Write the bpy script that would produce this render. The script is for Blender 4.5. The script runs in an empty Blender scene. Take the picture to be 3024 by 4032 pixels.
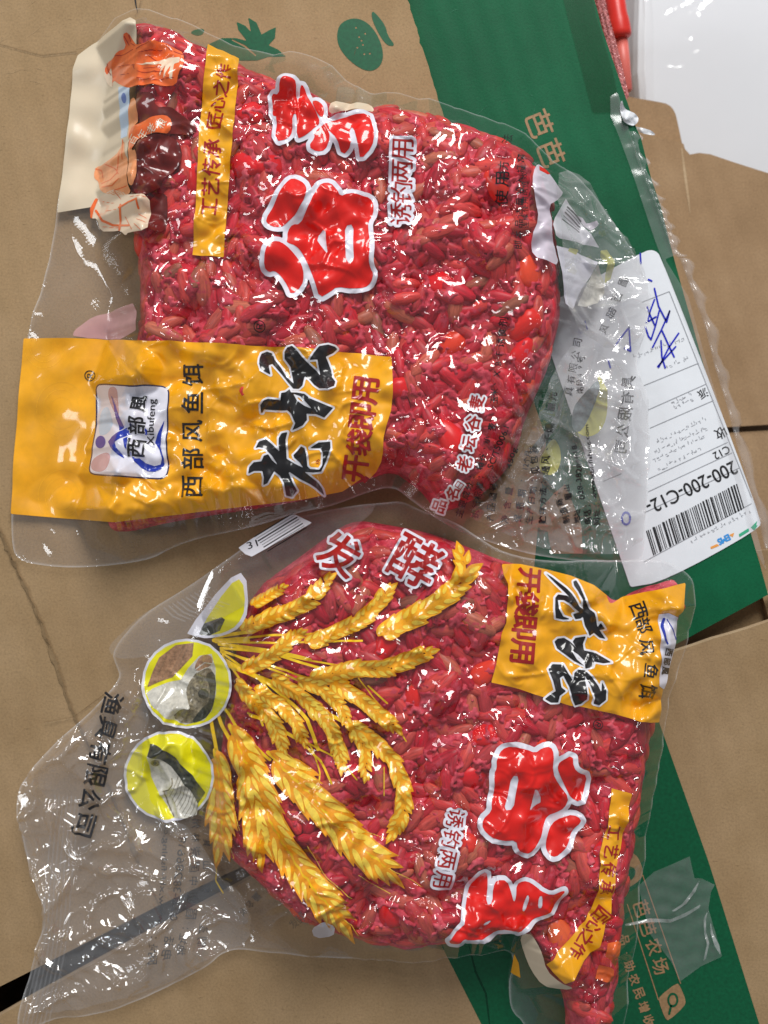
import bpy, bmesh, math, random
import numpy as np
from mathutils import Matrix, Vector

random.seed(7)
RNG = np.random.default_rng(11)
SC = bpy.context.scene
COL = SC.collection

# ------------------------------------------------------------------ camera
CAM_H = 0.36                     # camera height over the box top (m)
S0 = 0.2405 / 3024.0             # metres per photograph pixel on the box top
cam_data = bpy.data.cameras.new('camera')
cam_data.sensor_fit = 'AUTO'
cam_data.sensor_width = 36.0
cam_data.lens = 36.0 * CAM_H / (S0 * 4032)
cam_data.clip_start = 0.01
cam_data.clip_end = 20.0
cam_data.dof.use_dof = True
cam_data.dof.focus_distance = 0.338
cam_data.dof.aperture_fstop = 13.0
cam = bpy.data.objects.new('camera', cam_data)
cam.location = (0, 0, CAM_H)
COL.objects.link(cam)
SC.camera = cam

# ------------------------------------------------------------------ light of the room
world = bpy.data.worlds.new('World')
SC.world = world
world.use_nodes = True
bg = world.node_tree.nodes['Background']
bg.inputs['Color'].default_value = (0.93, 0.96, 1.0, 1)
bg.inputs['Strength'].default_value = 0.25

def area(name, loc, target, sx, sy, power, col):
    l = bpy.data.lights.new(name, 'AREA')
    l.shape = 'RECTANGLE'; l.size = sx; l.size_y = sy
    l.energy = power; l.color = col
    o = bpy.data.objects.new(name, l)
    o.location = loc
    d = Vector(target) - Vector(loc)
    o.rotation_euler = d.to_track_quat('-Z', 'Y').to_euler()
    COL.objects.link(o)
    return o
area('window_light', (0.22, 0.98, 0.86), (0, 0, 0), 0.46, 0.60, 16.5, (1.0, 0.985, 0.96))
area('second_window_light', (-0.85, 0.15, 0.75), (0, 0, 0), 0.22, 0.35, 2.4, (0.95, 0.98, 1.0))

SC.view_settings.view_transform = 'Standard'
SC.view_settings.look = 'None'
SC.view_settings.gamma = 1.0
SC.view_settings.exposure = 0.0
SC.view_settings.use_curve_mapping = False
SC.cycles.use_denoising = True
SC.cycles.max_bounces = 10
SC.cycles.transparent_max_bounces = 24
SC.cycles.transmission_bounces = 8
SC.cycles.glossy_bounces = 4
SC.cycles.diffuse_bounces = 4
SC.cycles.caustics_reflective = False
SC.cycles.caustics_refractive = False

# ------------------------------------------------------------------ measuring helpers
def P(u, v, z=0.0):
    """A point measured in the photograph (3024 x 4032) at height z -> metres."""
    s = S0 * (CAM_H - z) / CAM_H
    return (u - 1512.0) * s, (2016.0 - v) * s

class Frame:
    """Measurements taken in an enlarged crop of the photograph."""
    def __init__(self, x0, y0, k):
        self.o = np.array([x0, y0], float); self.k = k
    def __call__(self, pts):
        return self.o + np.asarray(pts, float) * self.k
    def len(self, l):
        return l * self.k
DP = Frame(0, 0, 3024 / 1659)
Z1 = Frame(0, 0, 1512 / 1659); Z2 = Frame(1512, 0, 1512 / 1659)
Z3 = Frame(0, 1200, 1512 / 1659); Z4 = Frame(1512, 1200, 1512 / 1659)
ZA = Frame(0, 2000, 1512 / 1659); ZB = Frame(1512, 2200, 1512 / 1659)
ZC = Frame(0, 2900, 1512 / 1659); ZD = Frame(1512, 2900, 1512 / 1659)
FA1 = Frame(980, 260, 600 / 1382); FL1 = Frame(960, 1320, 620 / 1659)
FLOGO = Frame(300, 1400, 520 / 1659); FL2 = Frame(1900, 2220, 820 / 1659)
FG2 = Frame(1700, 2880, 720 / 1659); FM2 = Frame(1700, 3360, 720 / 1659)
FP = Frame(280, 100, 600 / 1475); FTAIL = Frame(2100, 640, 600 / 1659)
FINFO = Frame(1600, 1500, 960 / 1659); FLAB = Frame(2200, 960, 824 / 1402)
FW1 = Frame(760, 2060, 1200 / 1659); FW2 = Frame(760, 2700, 1040 / 1659)
FTAPE = Frame(2400, 3300, 624 / 1659); FTR = Frame(2200, 0, 824 / 1659)

# ------------------------------------------------------------------ materials
MATS = {}
def new_mat(name):
    m = bpy.data.materials.new(name); m.use_nodes = True
    nt = m.node_tree; nt.nodes.clear()
    out = nt.nodes.new('ShaderNodeOutputMaterial')
    MATS[name] = m
    return m, nt, out

def N(nt, kind, **kw):
    n = nt.nodes.new(kind)
    for k, v in kw.items():
        if k == 'inp':
            for a, b in v.items(): n.inputs[a].default_value = b
        else: setattr(n, k, v)
    return n

def ramp(nt, fac, stops):
    r = nt.nodes.new('ShaderNodeValToRGB')
    e = r.color_ramp.elements
    while len(e) < len(stops): e.new(0.5)
    for i, (p, c) in enumerate(stops):
        e[i].position = p; e[i].color = (*c, 1) if len(c) == 3 else c
    nt.links.new(fac, r.inputs['Fac'])
    return r

def ink(name, col, rough=0.16, var=0.10, coat=0.9, alpha=1.0, scale=140.0):
    """Printing ink on the glossy film: flat colour with slight uneven density."""
    m, nt, out = new_mat(name)
    b = N(nt, 'ShaderNodeBsdfPrincipled')
    geo = N(nt, 'ShaderNodeNewGeometry')
    nz = N(nt, 'ShaderNodeTexNoise', inp={'Scale': scale, 'Detail': 4.0, 'Roughness': 0.6})
    nt.links.new(geo.outputs['Position'], nz.inputs['Vector'])
    lo = [max(0, c * (1 - var)) for c in col]; hi = [min(1, c * (1 + var)) for c in col]
    r = ramp(nt, nz.outputs['Fac'], [(0.3, lo), (0.7, hi)])
    nt.links.new(r.outputs['Color'], b.inputs['Base Color'])
    b.inputs['Roughness'].default_value = 0.45
    b.inputs['Specular IOR Level'].default_value = 0.3
    b.inputs['Coat Weight'].default_value = coat
    b.inputs['Coat Roughness'].default_value = rough * 0.5
    if alpha < 1:
        t = N(nt, 'ShaderNodeBsdfTransparent')
        mx = N(nt, 'ShaderNodeMixShader', inp={'Fac': alpha})
        nt.links.new(t.outputs[0], mx.inputs[1]); nt.links.new(b.outputs[0], mx.inputs[2])
        nt.links.new(mx.outputs[0], out.inputs['Surface'])
    else:
        nt.links.new(b.outputs[0], out.inputs['Surface'])
    return m

def board(name, base, dark, light, fleck=0.55, rough=0.85, spec=0.2):
    """Corrugated board: paper fibres, flecks and faint flute lines."""
    m, nt, out = new_mat(name)
    b = N(nt, 'ShaderNodeBsdfPrincipled', inp={'Roughness': rough, 'Specular IOR Level': spec})
    geo = N(nt, 'ShaderNodeNewGeometry')
    big = N(nt, 'ShaderNodeTexNoise', inp={'Scale': 26.0, 'Detail': 5.0, 'Roughness': 0.62})
    fib = N(nt, 'ShaderNodeTexNoise', inp={'Scale': 1400.0, 'Detail': 3.0, 'Roughness': 0.7})
    mp = N(nt, 'ShaderNodeMapping'); mp.inputs['Rotation'].default_value = (0, 0, 0.35)
    mp.inputs['Scale'].default_value = (420, 2600, 1)
    fl = N(nt, 'ShaderNodeTexNoise', inp={'Scale': 1.0, 'Detail': 2.0, 'Roughness': 0.5})
    for n in (big, fib): nt.links.new(geo.outputs['Position'], n.inputs['Vector'])
    nt.links.new(geo.outputs['Position'], mp.inputs['Vector']); nt.links.new(mp.outputs[0], fl.inputs['Vector'])
    r1 = ramp(nt, big.outputs['Fac'], [(0.30, dark), (0.5, base), (0.68, light)])
    r2 = ramp(nt, fib.outputs['Fac'], [(0.25, (0.74, 0.74, 0.74)), (0.5, (1, 1, 1)), (0.78, (1.22, 1.2, 1.16))])
    r3 = ramp(nt, fl.outputs['Fac'], [(0.24, (fleck, fleck, fleck)), (0.33, (1, 1, 1))])
    m1 = N(nt, 'ShaderNodeMix', data_type='RGBA', blend_type='MULTIPLY'); m1.inputs[0].default_value = 0.75
    m2 = N(nt, 'ShaderNodeMix', data_type='RGBA', blend_type='MULTIPLY'); m2.inputs[0].default_value = 0.8
    nt.links.new(r1.outputs[0], m1.inputs[6]); nt.links.new(r2.outputs[0], m1.inputs[7])
    nt.links.new(m1.outputs[2], m2.inputs[6]); nt.links.new(r3.outputs[0], m2.inputs[7])
    nt.links.new(m2.outputs[2], b.inputs['Base Color'])
    wv = N(nt, 'ShaderNodeTexWave', wave_type='BANDS', bands_direction='X', inp={'Scale': 42.0, 'Distortion': 1.2, 'Detail': 2.0, 'Detail Scale': 1.5})
    mp2 = N(nt, 'ShaderNodeMapping'); mp2.inputs['Rotation'].default_value = (0, 0, -0.3)
    nt.links.new(geo.outputs['Position'], mp2.inputs['Vector']); nt.links.new(mp2.outputs[0], wv.inputs['Vector'])
    b1 = N(nt, 'ShaderNodeBump', inp={'Strength': 0.28, 'Distance': 0.0005})
    b2 = N(nt, 'ShaderNodeBump', inp={'Strength': 0.5, 'Distance': 0.00012})
    nt.links.new(wv.outputs['Fac'], b1.inputs['Height'])
    nt.links.new(fib.outputs['Fac'], b2.inputs['Height'])
    nt.links.new(b1.outputs[0], b2.inputs['Normal'])
    nt.links.new(b2.outputs[0], b.inputs['Normal'])
    nt.links.new(b.outputs[0], out.inputs['Surface'])
    return m

def film_mat(name, haze_lo=0.03, haze_hi=0.16, rough=0.07, tint=(0.985, 0.98, 0.98), spec=1.0):
    """Clear laminated film: mostly see-through, glossy, a little milky; the seal
    areas (attribute 'seal') are milkier and carry the fine embossed weave; it also paints the bright cut edge."""
    m, nt, out = new_mat(name)
    at = N(nt, 'ShaderNodeAttribute', attribute_name='seal')
    geo = N(nt, 'ShaderNodeNewGeometry')
    nz = N(nt, 'ShaderNodeTexNoise', inp={'Scale': 60.0, 'Detail': 4.0, 'Roughness': 0.6})
    nt.links.new(geo.outputs['Position'], nz.inputs['Vector'])
    hz = N(nt, 'ShaderNodeMapRange', clamp=False, inp={'From Min': 0.0, 'From Max': 1.0, 'To Min': haze_lo, 'To Max': haze_hi})
    nt.links.new(at.outputs['Fac'], hz.inputs['Value'])
    mm = N(nt, 'ShaderNodeMath', operation='MULTIPLY')
    mr = N(nt, 'ShaderNodeMapRange', inp={'From Min': 0.3, 'From Max': 0.7, 'To Min': 0.75, 'To Max': 1.25})
    nt.links.new(nz.outputs['Fac'], mr.inputs['Value'])
    nt.links.new(hz.outputs[0], mm.inputs[0]); nt.links.new(mr.outputs[0], mm.inputs[1])
    # weave of the heat seal
    w1 = N(nt, 'ShaderNodeTexWave', wave_type='BANDS', bands_direction='DIAGONAL', inp={'Scale': 330.0, 'Distortion': 0.2})
    w2 = N(nt, 'ShaderNodeTexWave', wave_type='BANDS', bands_direction='X', inp={'Scale': 300.0, 'Distortion': 0.2})
    mp = N(nt, 'ShaderNodeMapping'); mp.inputs['Rotation'].default_value = (0, 0, 1.2)
    nt.links.new(geo.outputs['Position'], w1.inputs['Vector'])
    nt.links.new(geo.outputs['Position'], mp.inputs['Vector']); nt.links.new(mp.outputs[0], w2.inputs['Vector'])
    ad = N(nt, 'ShaderNodeMath', operation='ADD')
    nt.links.new(w1.outputs['Fac'], ad.inputs[0]); nt.links.new(w2.outputs['Fac'], ad.inputs[1])
    st = N(nt, 'ShaderNodeMath', operation='MULTIPLY', inp={1: 0.16})
    nt.links.new(at.outputs['Fac'], st.inputs[0])
    bp = N(nt, 'ShaderNodeBump', inp={'Distance': 0.00006})
    nt.links.new(st.outputs[0], bp.inputs['Strength']); nt.links.new(ad.outputs[0], bp.inputs['Height'])
    tr = N(nt, 'ShaderNodeBsdfTransparent', inp={'Color': (*tint, 1)})
    df = N(nt, 'ShaderNodeBsdfDiffuse', inp={'Color': (0.86, 0.86, 0.88, 1)})
    gl = N(nt, 'ShaderNodeBsdfGlossy', inp={'Color': (1, 1, 1, 1), 'Roughness': rough})
    nt.links.new(bp.outputs[0], gl.inputs['Normal'])
    lw = N(nt, 'ShaderNodeLayerWeight', inp={'Blend': 0.5})       # Schlick reflectance, same from both sides
    nt.links.new(bp.outputs[0], lw.inputs['Normal'])
    pw = N(nt, 'ShaderNodeMath', operation='POWER', inp={1: 4.0})
    nt.links.new(lw.outputs['Facing'], pw.inputs[0])
    mn = N(nt, 'ShaderNodeMath', operation='MULTIPLY_ADD', use_clamp=True, inp={1: 0.55, 2: 0.062 * spec})
    nt.links.new(pw.outputs[0], mn.inputs[0])
    a = N(nt, 'ShaderNodeMixShader'); b = N(nt, 'ShaderNodeMixShader')
    nt.links.new(mm.outputs[0], a.inputs['Fac'])
    nt.links.new(tr.outputs[0], a.inputs[1]); nt.links.new(df.outputs[0], a.inputs[2])
    nt.links.new(mn.outputs[0], b.inputs['Fac'])
    nt.links.new(a.outputs[0], b.inputs[1]); nt.links.new(gl.outputs[0], b.inputs[2])
    nt.links.new(b.outputs[0], out.inputs['Surface'])
    return m

def grain_mat(name, stops, streak=0.6, rough=0.4):
    """Dyed kernel: colour of its own per kernel, streaks along it (attribute 'gc')."""
    m, nt, out = new_mat(name)
    b = N(nt, 'ShaderNodeBsdfPrincipled', inp={'Roughness': rough, 'Specular IOR Level': 0.25})
    oi = N(nt, 'ShaderNodeObjectInfo'); geo = N(nt, 'ShaderNodeNewGeometry')
    ad = N(nt, 'ShaderNodeMath', operation='ADD'); fr = N(nt, 'ShaderNodeMath', operation='FRACT')
    nt.links.new(oi.outputs['Random'], ad.inputs[0]); nt.links.new(geo.outputs['Random Per Island'], ad.inputs[1])
    nt.links.new(ad.outputs[0], fr.inputs[0])
    r = ramp(nt, fr.outputs[0], stops)
    at = N(nt, 'ShaderNodeAttribute', attribute_name='gc')
    mp = N(nt, 'ShaderNodeMapping'); mp.inputs['Scale'].default_value = (1.1, 6.0, 6.0)
    nz = N(nt, 'ShaderNodeTexNoise', noise_dimensions='4D', inp={'Scale': 1.0, 'Detail': 4.0, 'Roughness': 0.65})
    nt.links.new(at.outputs['Vector'], mp.inputs['Vector']); nt.links.new(mp.outputs[0], nz.inputs['Vector'])
    w = N(nt, 'ShaderNodeMath', operation='MULTIPLY', inp={1: 91.0})
    nt.links.new(fr.outputs[0], w.inputs[0]); nt.links.new(w.outputs[0], nz.inputs['W'])
    r2 = ramp(nt, nz.outputs['Fac'], [(0.28, (0.42, 0.34, 0.36)), (0.48, (1, 1, 1)), (0.70, (1.5, 1.6, 1.5))])
    mx = N(nt, 'ShaderNodeMix', data_type='RGBA', blend_type='MULTIPLY'); mx.inputs[0].default_value = streak
    nt.links.new(r.outputs[0], mx.inputs[6]); nt.links.new(r2.outputs[0], mx.inputs[7])
    # dye powder stuck on the kernel
    n3 = N(nt, 'ShaderNodeTexNoise', inp={'Scale': 260.0, 'Detail': 5.0, 'Roughness': 0.65})
    nt.links.new(geo.outputs['Position'], n3.inputs['Vector'])
    k = ramp(nt, n3.outputs['Fac'], [(0.57, (0, 0, 0)), (0.66, (1, 1, 1))])
    mx2 = N(nt, 'ShaderNodeMix', data_type='RGBA'); nt.links.new(k.outputs[0], mx2.inputs[0])
    nt.links.new(mx.outputs[2], mx2.inputs[6]); mx2.inputs[7].default_value = (0.56, 0.055, 0.090, 1)
    nt.links.new(mx2.outputs[2], b.inputs['Base Color'])
    bp = N(nt, 'ShaderNodeBump', inp={'Strength': 0.2, 'Distance': 0.0002})
    nt.links.new(nz.outputs['Fac'], bp.inputs['Height']); nt.links.new(bp.outputs[0], b.inputs['Normal'])
    nt.links.new(b.outputs[0], out.inputs['Surface'])
    return m

def paste_mat(name):
    m, nt, out = new_mat(name)
    b = N(nt, 'ShaderNodeBsdfPrincipled', inp={'Roughness': 0.7, 'Specular IOR Level': 0.3})
    geo = N(nt, 'ShaderNodeNewGeometry')
    n1 = N(nt, 'ShaderNodeTexNoise', inp={'Scale': 170.0, 'Detail': 6.0, 'Roughness': 0.7})
    n2 = N(nt, 'ShaderNodeTexVoronoi', inp={'Scale': 900.0})
    for n in (n1, n2): nt.links.new(geo.outputs['Position'], n.inputs['Vector'])
    r = ramp(nt, n1.outputs['Fac'], [(0.28, (0.17, 0.005, 0.016)), (0.43, (0.46, 0.022, 0.046)), (0.58, (0.70, 0.085, 0.125)), (0.74, (0.80, 0.19, 0.21))])
    r2 = ramp(nt, n2.outputs['Distance'], [(0.0, (0.75, 0.7, 0.7)), (0.6, (1.15, 1.1, 1.1))])
    mx = N(nt, 'ShaderNodeMix', data_type='RGBA', blend_type='MULTIPLY'); mx.inputs[0].default_value = 0.8
    nt.links.new(r.outputs[0], mx.inputs[6]); nt.links.new(r2.outputs[0], mx.inputs[7])
    nt.links.new(mx.outputs[2], b.inputs['Base Color'])
    bp = N(nt, 'ShaderNodeBump', inp={'Strength': 0.5, 'Distance': 0.0004})
    nt.links.new(n1.outputs['Fac'], bp.inputs['Height']); nt.links.new(bp.outputs[0], b.inputs['Normal'])
    nt.links.new(b.outputs[0], out.inputs['Surface'])
    return m

def plain(name, col, rough=0.5, spec=0.4, coat=0.0, bump=0.0, bscale=200.0, var=0.06):
    m, nt, out = new_mat(name)
    b = N(nt, 'ShaderNodeBsdfPrincipled', inp={'Roughness': rough, 'Specular IOR Level': spec, 'Coat Weight': coat, 'Coat Roughness': 0.08})
    geo = N(nt, 'ShaderNodeNewGeometry')
    nz = N(nt, 'ShaderNodeTexNoise', inp={'Scale': bscale, 'Detail': 5.0, 'Roughness': 0.6})
    nt.links.new(geo.outputs['Position'], nz.inputs['Vector'])
    r = ramp(nt, nz.outputs['Fac'], [(0.3, [c * (1 - var) for c in col]), (0.7, [min(1, c * (1 + var)) for c in col])])
    nt.links.new(r.outputs[0], b.inputs['Base Color'])
    if bump:
        bp = N(nt, 'ShaderNodeBump', inp={'Strength': bump, 'Distance': 0.001})
        nt.links.new(nz.outputs['Fac'], bp.inputs['Height']); nt.links.new(bp.outputs[0], b.inputs['Normal'])
    nt.links.new(b.outputs[0], out.inputs['Surface'])
    return m

board('kraft', (0.345, 0.232, 0.124), (0.30, 0.196, 0.100), (0.385, 0.262, 0.146))
board('kraft_far', (0.36, 0.235, 0.132), (0.31, 0.20, 0.11), (0.41, 0.275, 0.16), fleck=0.8)
board('kraft_edge', (0.50, 0.36, 0.22), (0.36, 0.25, 0.15), (0.60, 0.46, 0.30), fleck=0.6)
board('green_board', (0.002, 0.098, 0.039), (0.0015, 0.078, 0.031), (0.003, 0.115, 0.047), fleck=0.85, rough=0.6, spec=0.2)
film_mat('film', 0.005, 0.065, rough=0.065); film_mat('tail_film', 0.015, 0.12, rough=0.05, spec=1.7); film_mat('wet_tape', 0.0, 0.0, rough=0.2, tint=(0.78, 0.80, 0.76), spec=0.15); film_mat('tape', 0.06, 0.30, rough=0.16, spec=0.8)
film_mat('back_film', 0.0, 0.012, rough=0.15, spec=0.2)
WHEAT = [(0.0, (0.38, 0.009, 0.024)), (0.22, (0.58, 0.016, 0.034)), (0.42, (0.46, 0.042, 0.048)), (0.56, (0.68, 0.050, 0.046)),
         (0.70, (0.48, 0.085, 0.062)), (0.82, (0.64, 0.012, 0.030)), (0.95, (0.54, 0.135, 0.080)), (1.0, (0.26, 0.08, 0.05))]
CORN = [(0.0, (0.72, 0.008, 0.016)), (0.6, (0.80, 0.016, 0.018)), (0.9, (0.82, 0.075, 0.026)), (1.0, (0.82, 0.24, 0.06))]
grain_mat('wheat_grain', WHEAT, streak=0.8); grain_mat('corn_grain', CORN, streak=0.25, rough=0.25); paste_mat('bait_paste')
ink('ink_yellow', (0.83, 0.375, 0.005), var=0.16, scale=110)
ink('ink_yellow_pale', (0.87, 0.44, 0.012), var=0.05)
ink('ink_strip', (0.80, 0.37, 0.006), var=0.10)
ink('ink_red', (0.74, 0.010, 0.006), var=0.10)
ink('ink_dark_red', (0.36, 0.010, 0.010))
ink('ink_white', (0.74, 0.73, 0.82), var=0.05)
ink('ink_white_pure', (0.80, 0.80, 0.86), var=0.04)
ink('ink_black', (0.010, 0.009, 0.011), var=0.3)
ink('ink_blue', (0.012, 0.035, 0.36))
ink('ink_navy', (0.012, 0.012, 0.075))
ink('ink_orange', (0.80, 0.135, 0.025), var=0.18, scale=260)
ink('ink_light_orange', (0.84, 0.33, 0.14), var=0.15, scale=260)
ink('ink_cream', (0.78, 0.62, 0.46), var=0.05)
ink('ink_beige', (0.66, 0.56, 0.415), var=0.03, rough=0.5, coat=0.3)
ink('ink_maroon', (0.14, 0.012, 0.010), var=0.5, scale=120)
ink('ink_pale_blue', (0.50, 0.66, 0.84)); ink('ink_mid_blue', (0.09, 0.20, 0.55))
ink('ink_pink', (0.72, 0.40, 0.42), alpha=0.65)
ink('ink_lemon', (0.80, 0.74, 0.010), var=0.06)
ink('ink_lemon_pale', (0.62, 0.60, 0.14), alpha=0.75)
ink('ink_wheat', (0.82, 0.36, 0.010), var=0.2, scale=420)
ink('ink_wheat_light', (0.93, 0.61, 0.07), var=0.2, scale=500)
ink('ink_wheat_dark', (0.50, 0.12, 0.008), var=0.25, scale=420)
ink('ink_wheat_deep', (0.82, 0.31, 0.010), var=0.3, scale=260)
ink('ink_stem', (0.80, 0.50, 0.012), var=0.2, scale=300)
ink('ink_fish_dark', (0.045, 0.048, 0.036), var=0.7, scale=900)
ink('ink_fish_mid', (0.20, 0.17, 0.115), var=0.7, scale=900)
ink('ink_fish_light', (0.58, 0.56, 0.50), var=0.22, scale=800)
ink('ink_fish_fin', (0.34, 0.19, 0.11), var=0.4, scale=900)
ink('ink_fish_grey', (0.22, 0.27, 0.28), var=0.4, scale=500, alpha=0.8)
ink('ink_milky', (0.72, 0.66, 0.76), var=0.10, alpha=0.85)
ink('ink_text_back', (0.05, 0.05, 0.055), alpha=0.8)
ink('paper', (0.80, 0.83, 0.88), var=0.03, rough=0.6, coat=0.15)
ink('paper_black', (0.02, 0.02, 0.022), rough=0.7, coat=0.0, var=0.3)
ink('paper_grey', (0.36, 0.37, 0.40), rough=0.7, coat=0.0)
ink('pen_blue', (0.012, 0.02, 0.50), rough=0.6, coat=0.0)
ink('logo_green', (0.05, 0.42, 0.24), coat=0.0); ink('logo_blue', (0.05, 0.30, 0.72), coat=0.0); ink('logo_orange', (0.85, 0.36, 0.08), coat=0.0)
ink('fold_shade_green', (0.002, 0.045, 0.02), coat=0.0, alpha=0.55)
ink('board_green', (0.002, 0.092, 0.036), rough=0.6, coat=0.05, var=0.2, scale=900)
ink('board_kraft', (0.33, 0.20, 0.10), rough=0.7, coat=0.0, var=0.2, scale=900)
plain('foam_white', (0.88, 0.90, 0.94), rough=0.5, spec=0.3, coat=0.1, bump=0.15, bscale=30.0, var=0.02)
plain('red_plastic', (0.70, 0.035, 0.025), rough=0.35)
plain('pale_red_plastic', (0.72, 0.16, 0.13), rough=0.4)
plain('pink_packet', (0.58, 0.20, 0.20), rough=0.4, bump=0.9, bscale=450.0, var=0.45, coat=0.5)
plain('white_shred', (0.80, 0.82, 0.86), rough=0.3, coat=0.4)
plain('floor_grey', (0.30, 0.26, 0.27), rough=0.7)
ink('scuff_crease_light', (0.40, 0.285, 0.165), rough=0.9, coat=0.0, alpha=0.35, scale=700, var=0.4); ink('scuff_crease_dark', (0.20, 0.125, 0.062), rough=0.9, coat=0.0, alpha=0.28, scale=700, var=0.4); ink('scuff_green', (0.03, 0.20, 0.11), rough=0.9, coat=0.0, alpha=0.4, scale=700, var=0.4)
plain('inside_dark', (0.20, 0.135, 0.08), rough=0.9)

# ------------------------------------------------------------------ object helpers
def mesh_obj(name, verts, faces, mat, parent=None, smooth=False):
    me = bpy.data.meshes.new(name)
    me.from_pydata([tuple(v) for v in verts], [], faces)
    me.materials.append(MATS[mat])
    if smooth and len(me.polygons):
        me.polygons.foreach_set('use_smooth', np.ones(len(me.polygons), bool))
    me.update()
    o = bpy.data.objects.new(name, me)
    COL.objects.link(o)
    if parent: o.parent = parent
    return o

def tag(o, label=None, cat=None, group=None, kind=None):
    if label: o['label'] = label
    if cat: o['category'] = cat
    if group: o['group'] = group
    if kind: o['kind'] = kind
    return o

def thing(name, label, cat, loc=(0, 0, 0), group=None):
    e = bpy.data.objects.new(name, None); e.empty_display_size = 0.01
    COL.objects.link(e)
    return tag(e, label, cat, group)

def loops_to_segs(loops):
    out = []
    for l in loops:
        l = np.asarray(l, float)
        out.append(np.hstack([l, np.roll(l, -1, axis=0)]))
    return np.vstack(out)

def smooth_loop(l, it=2):
    """Chaikin corner cutting for soft, hand-drawn outlines."""
    l = np.asarray(l, float)
    for _ in range(it):
        n = np.roll(l, -1, axis=0)
        l = np.stack([0.75 * l + 0.25 * n, 0.25 * l + 0.75 * n], axis=1).reshape(-1, 2)
    return l

def seg_sdf(X, Y, segs):
    """Signed distance (inside positive, even-odd) of points to a set of closed outlines."""
    shp = X.shape; X = X.ravel(); Y = Y.ravel()
    d2 = np.full(X.shape, 1e30); par = np.zeros(X.shape, bool)
    for x1, y1, x2, y2 in segs:
        dx, dy = x2 - x1, y2 - y1
        L = dx * dx + dy * dy
        t = np.clip(((X - x1) * dx + (Y - y1) * dy) / (L if L > 0 else 1), 0, 1)
        ex = X - (x1 + t * dx); ey = Y - (y1 + t * dy)
        np.minimum(d2, ex * ex + ey * ey, out=d2)
        if dy != 0:
            c = ((y1 > Y) != (y2 > Y)) & (X < (x2 - x1) * (Y - y1) / dy + x1)
            par ^= c
    d = np.sqrt(d2)
    return np.where(par, d, -d).reshape(shp)

def stroke_sdf(X, Y, pts, w):
    """Distance field of a pen stroke; w is a width or a list of widths."""
    pts = np.asarray(pts, float)
    w = np.full(len(pts), w, float) if np.isscalar(w) else np.asarray(w, float)
    best = np.full(X.shape, -1e9)
    for i in range(len(pts) - 1):
        (x1, y1), (x2, y2) = pts[i], pts[i + 1]
        dx, dy = x2 - x1, y2 - y1; L = dx * dx + dy * dy or 1
        t = np.clip(((X - x1) * dx + (Y - y1) * dy) / L, 0, 1)
        d = np.hypot(X - x1 - t * dx, Y - y1 - t * dy)
        best = np.maximum(best, 0.5 * (w[i] + t * (w[i + 1] - w[i])) - d)
    return best

def contour_mesh(f, gx, gy):
    """Grid cells where f > 0, cut cleanly along the outline -> (points, faces)."""
    ins = f > 0
    ny, nx = f.shape
    idx = {}; pts = []
    def gv(j, i):
        k = (j, i)
        if k not in idx:
            idx[k] = len(pts); pts.append((gx[i], gy[j]))
        return idx[k]
    def ev(a, b):
        k = (a, b) if a < b else (b, a)
        if k not in idx:
            fa, fb = f[a], f[b]; t = fa / (fa - fb); t = min(max(t, 0.02), 0.98)
            idx[k] = len(pts)
            pts.append((gx[a[1]] + t * (gx[b[1]] - gx[a[1]]), gy[a[0]] + t * (gy[b[0]] - gy[a[0]])))
        return idx[k]
    cnt = ins[:-1, :-1].astype(int) + ins[1:, :-1] + ins[:-1, 1:] + ins[1:, 1:]
    faces = []
    for j, i in zip(*np.nonzero(cnt)):
        c = [(j, i), (j + 1, i), (j + 1, i + 1), (j, i + 1)]
        if cnt[j, i] == 4:
            faces.append([gv(*q) for q in c]); continue
        poly = []
        for k in range(4):
            a, b = c[k], c[(k + 1) % 4]
            if ins[a]: poly.append(gv(*a))
            if ins[a] != ins[b]: poly.append(ev(a, b))
        if len(poly) > 2: faces.append(poly)
    return np.array(pts).reshape(-1, 2), faces

def fft_noise(ny, nx, lam, seed, bw=0.45):
    """Band-limited noise, wavelength lam in cells, unit deviation."""
    r = np.random.default_rng(seed)
    F = np.fft.rfft2(r.standard_normal((ny, nx)))
    k = np.hypot(np.fft.fftfreq(ny)[:, None], np.fft.rfftfreq(nx)[None, :])
    k0 = 1.0 / lam
    F *= np.exp(-((k - k0) / (bw * k0)) ** 2)
    n = np.fft.irfft2(F, (ny, nx))
    return n / n.std()

def blur(a, s):
    ny, nx = a.shape; p = int(4 * s) + 2
    b = np.pad(a, p, mode='edge')
    k2 = np.fft.fftfreq(b.shape[0])[:, None] ** 2 + np.fft.rfftfreq(b.shape[1])[None, :] ** 2
    o = np.fft.irfft2(np.fft.rfft2(b) * np.exp(-2 * (math.pi * s) ** 2 * k2), b.shape)
    return o[p:p + ny, p:p + nx]

class Flat:
    """A level surface to print on."""
    def __init__(self, z): self.z = z
    def surf(self, u, v):
        x, y = P(np.asarray(u), np.asarray(v), self.z)
        return x, y, np.full(np.shape(x), self.z)

# ------------------------------------------------------------------ printing
def emit(name, f, gx, gy, mat, surf, parent, level, smooth=True):
    pts, faces = contour_mesh(f, gx, gy)
    if not len(faces): return None
    x, y, z = surf.surf(pts[:, 0], pts[:, 1])
    z = z + 0.00010 + 0.00006 * level
    faces = [q[::1] for q in faces]
    o = mesh_obj(name, np.stack([x, y, z], 1), faces, mat, parent, smooth)
    # faces up
    me = o.data
    if len(me.polygons) and sum(p.normal.z for p in list(me.polygons)[:40]) < 0: me.flip_normals()
    return o

def grid_for(lo, hi, h, pad):
    gx = np.arange(lo[0] - pad, hi[0] + pad + h, h); gy = np.arange(lo[1] - pad, hi[1] + pad + h, h)
    return gx, gy

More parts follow.
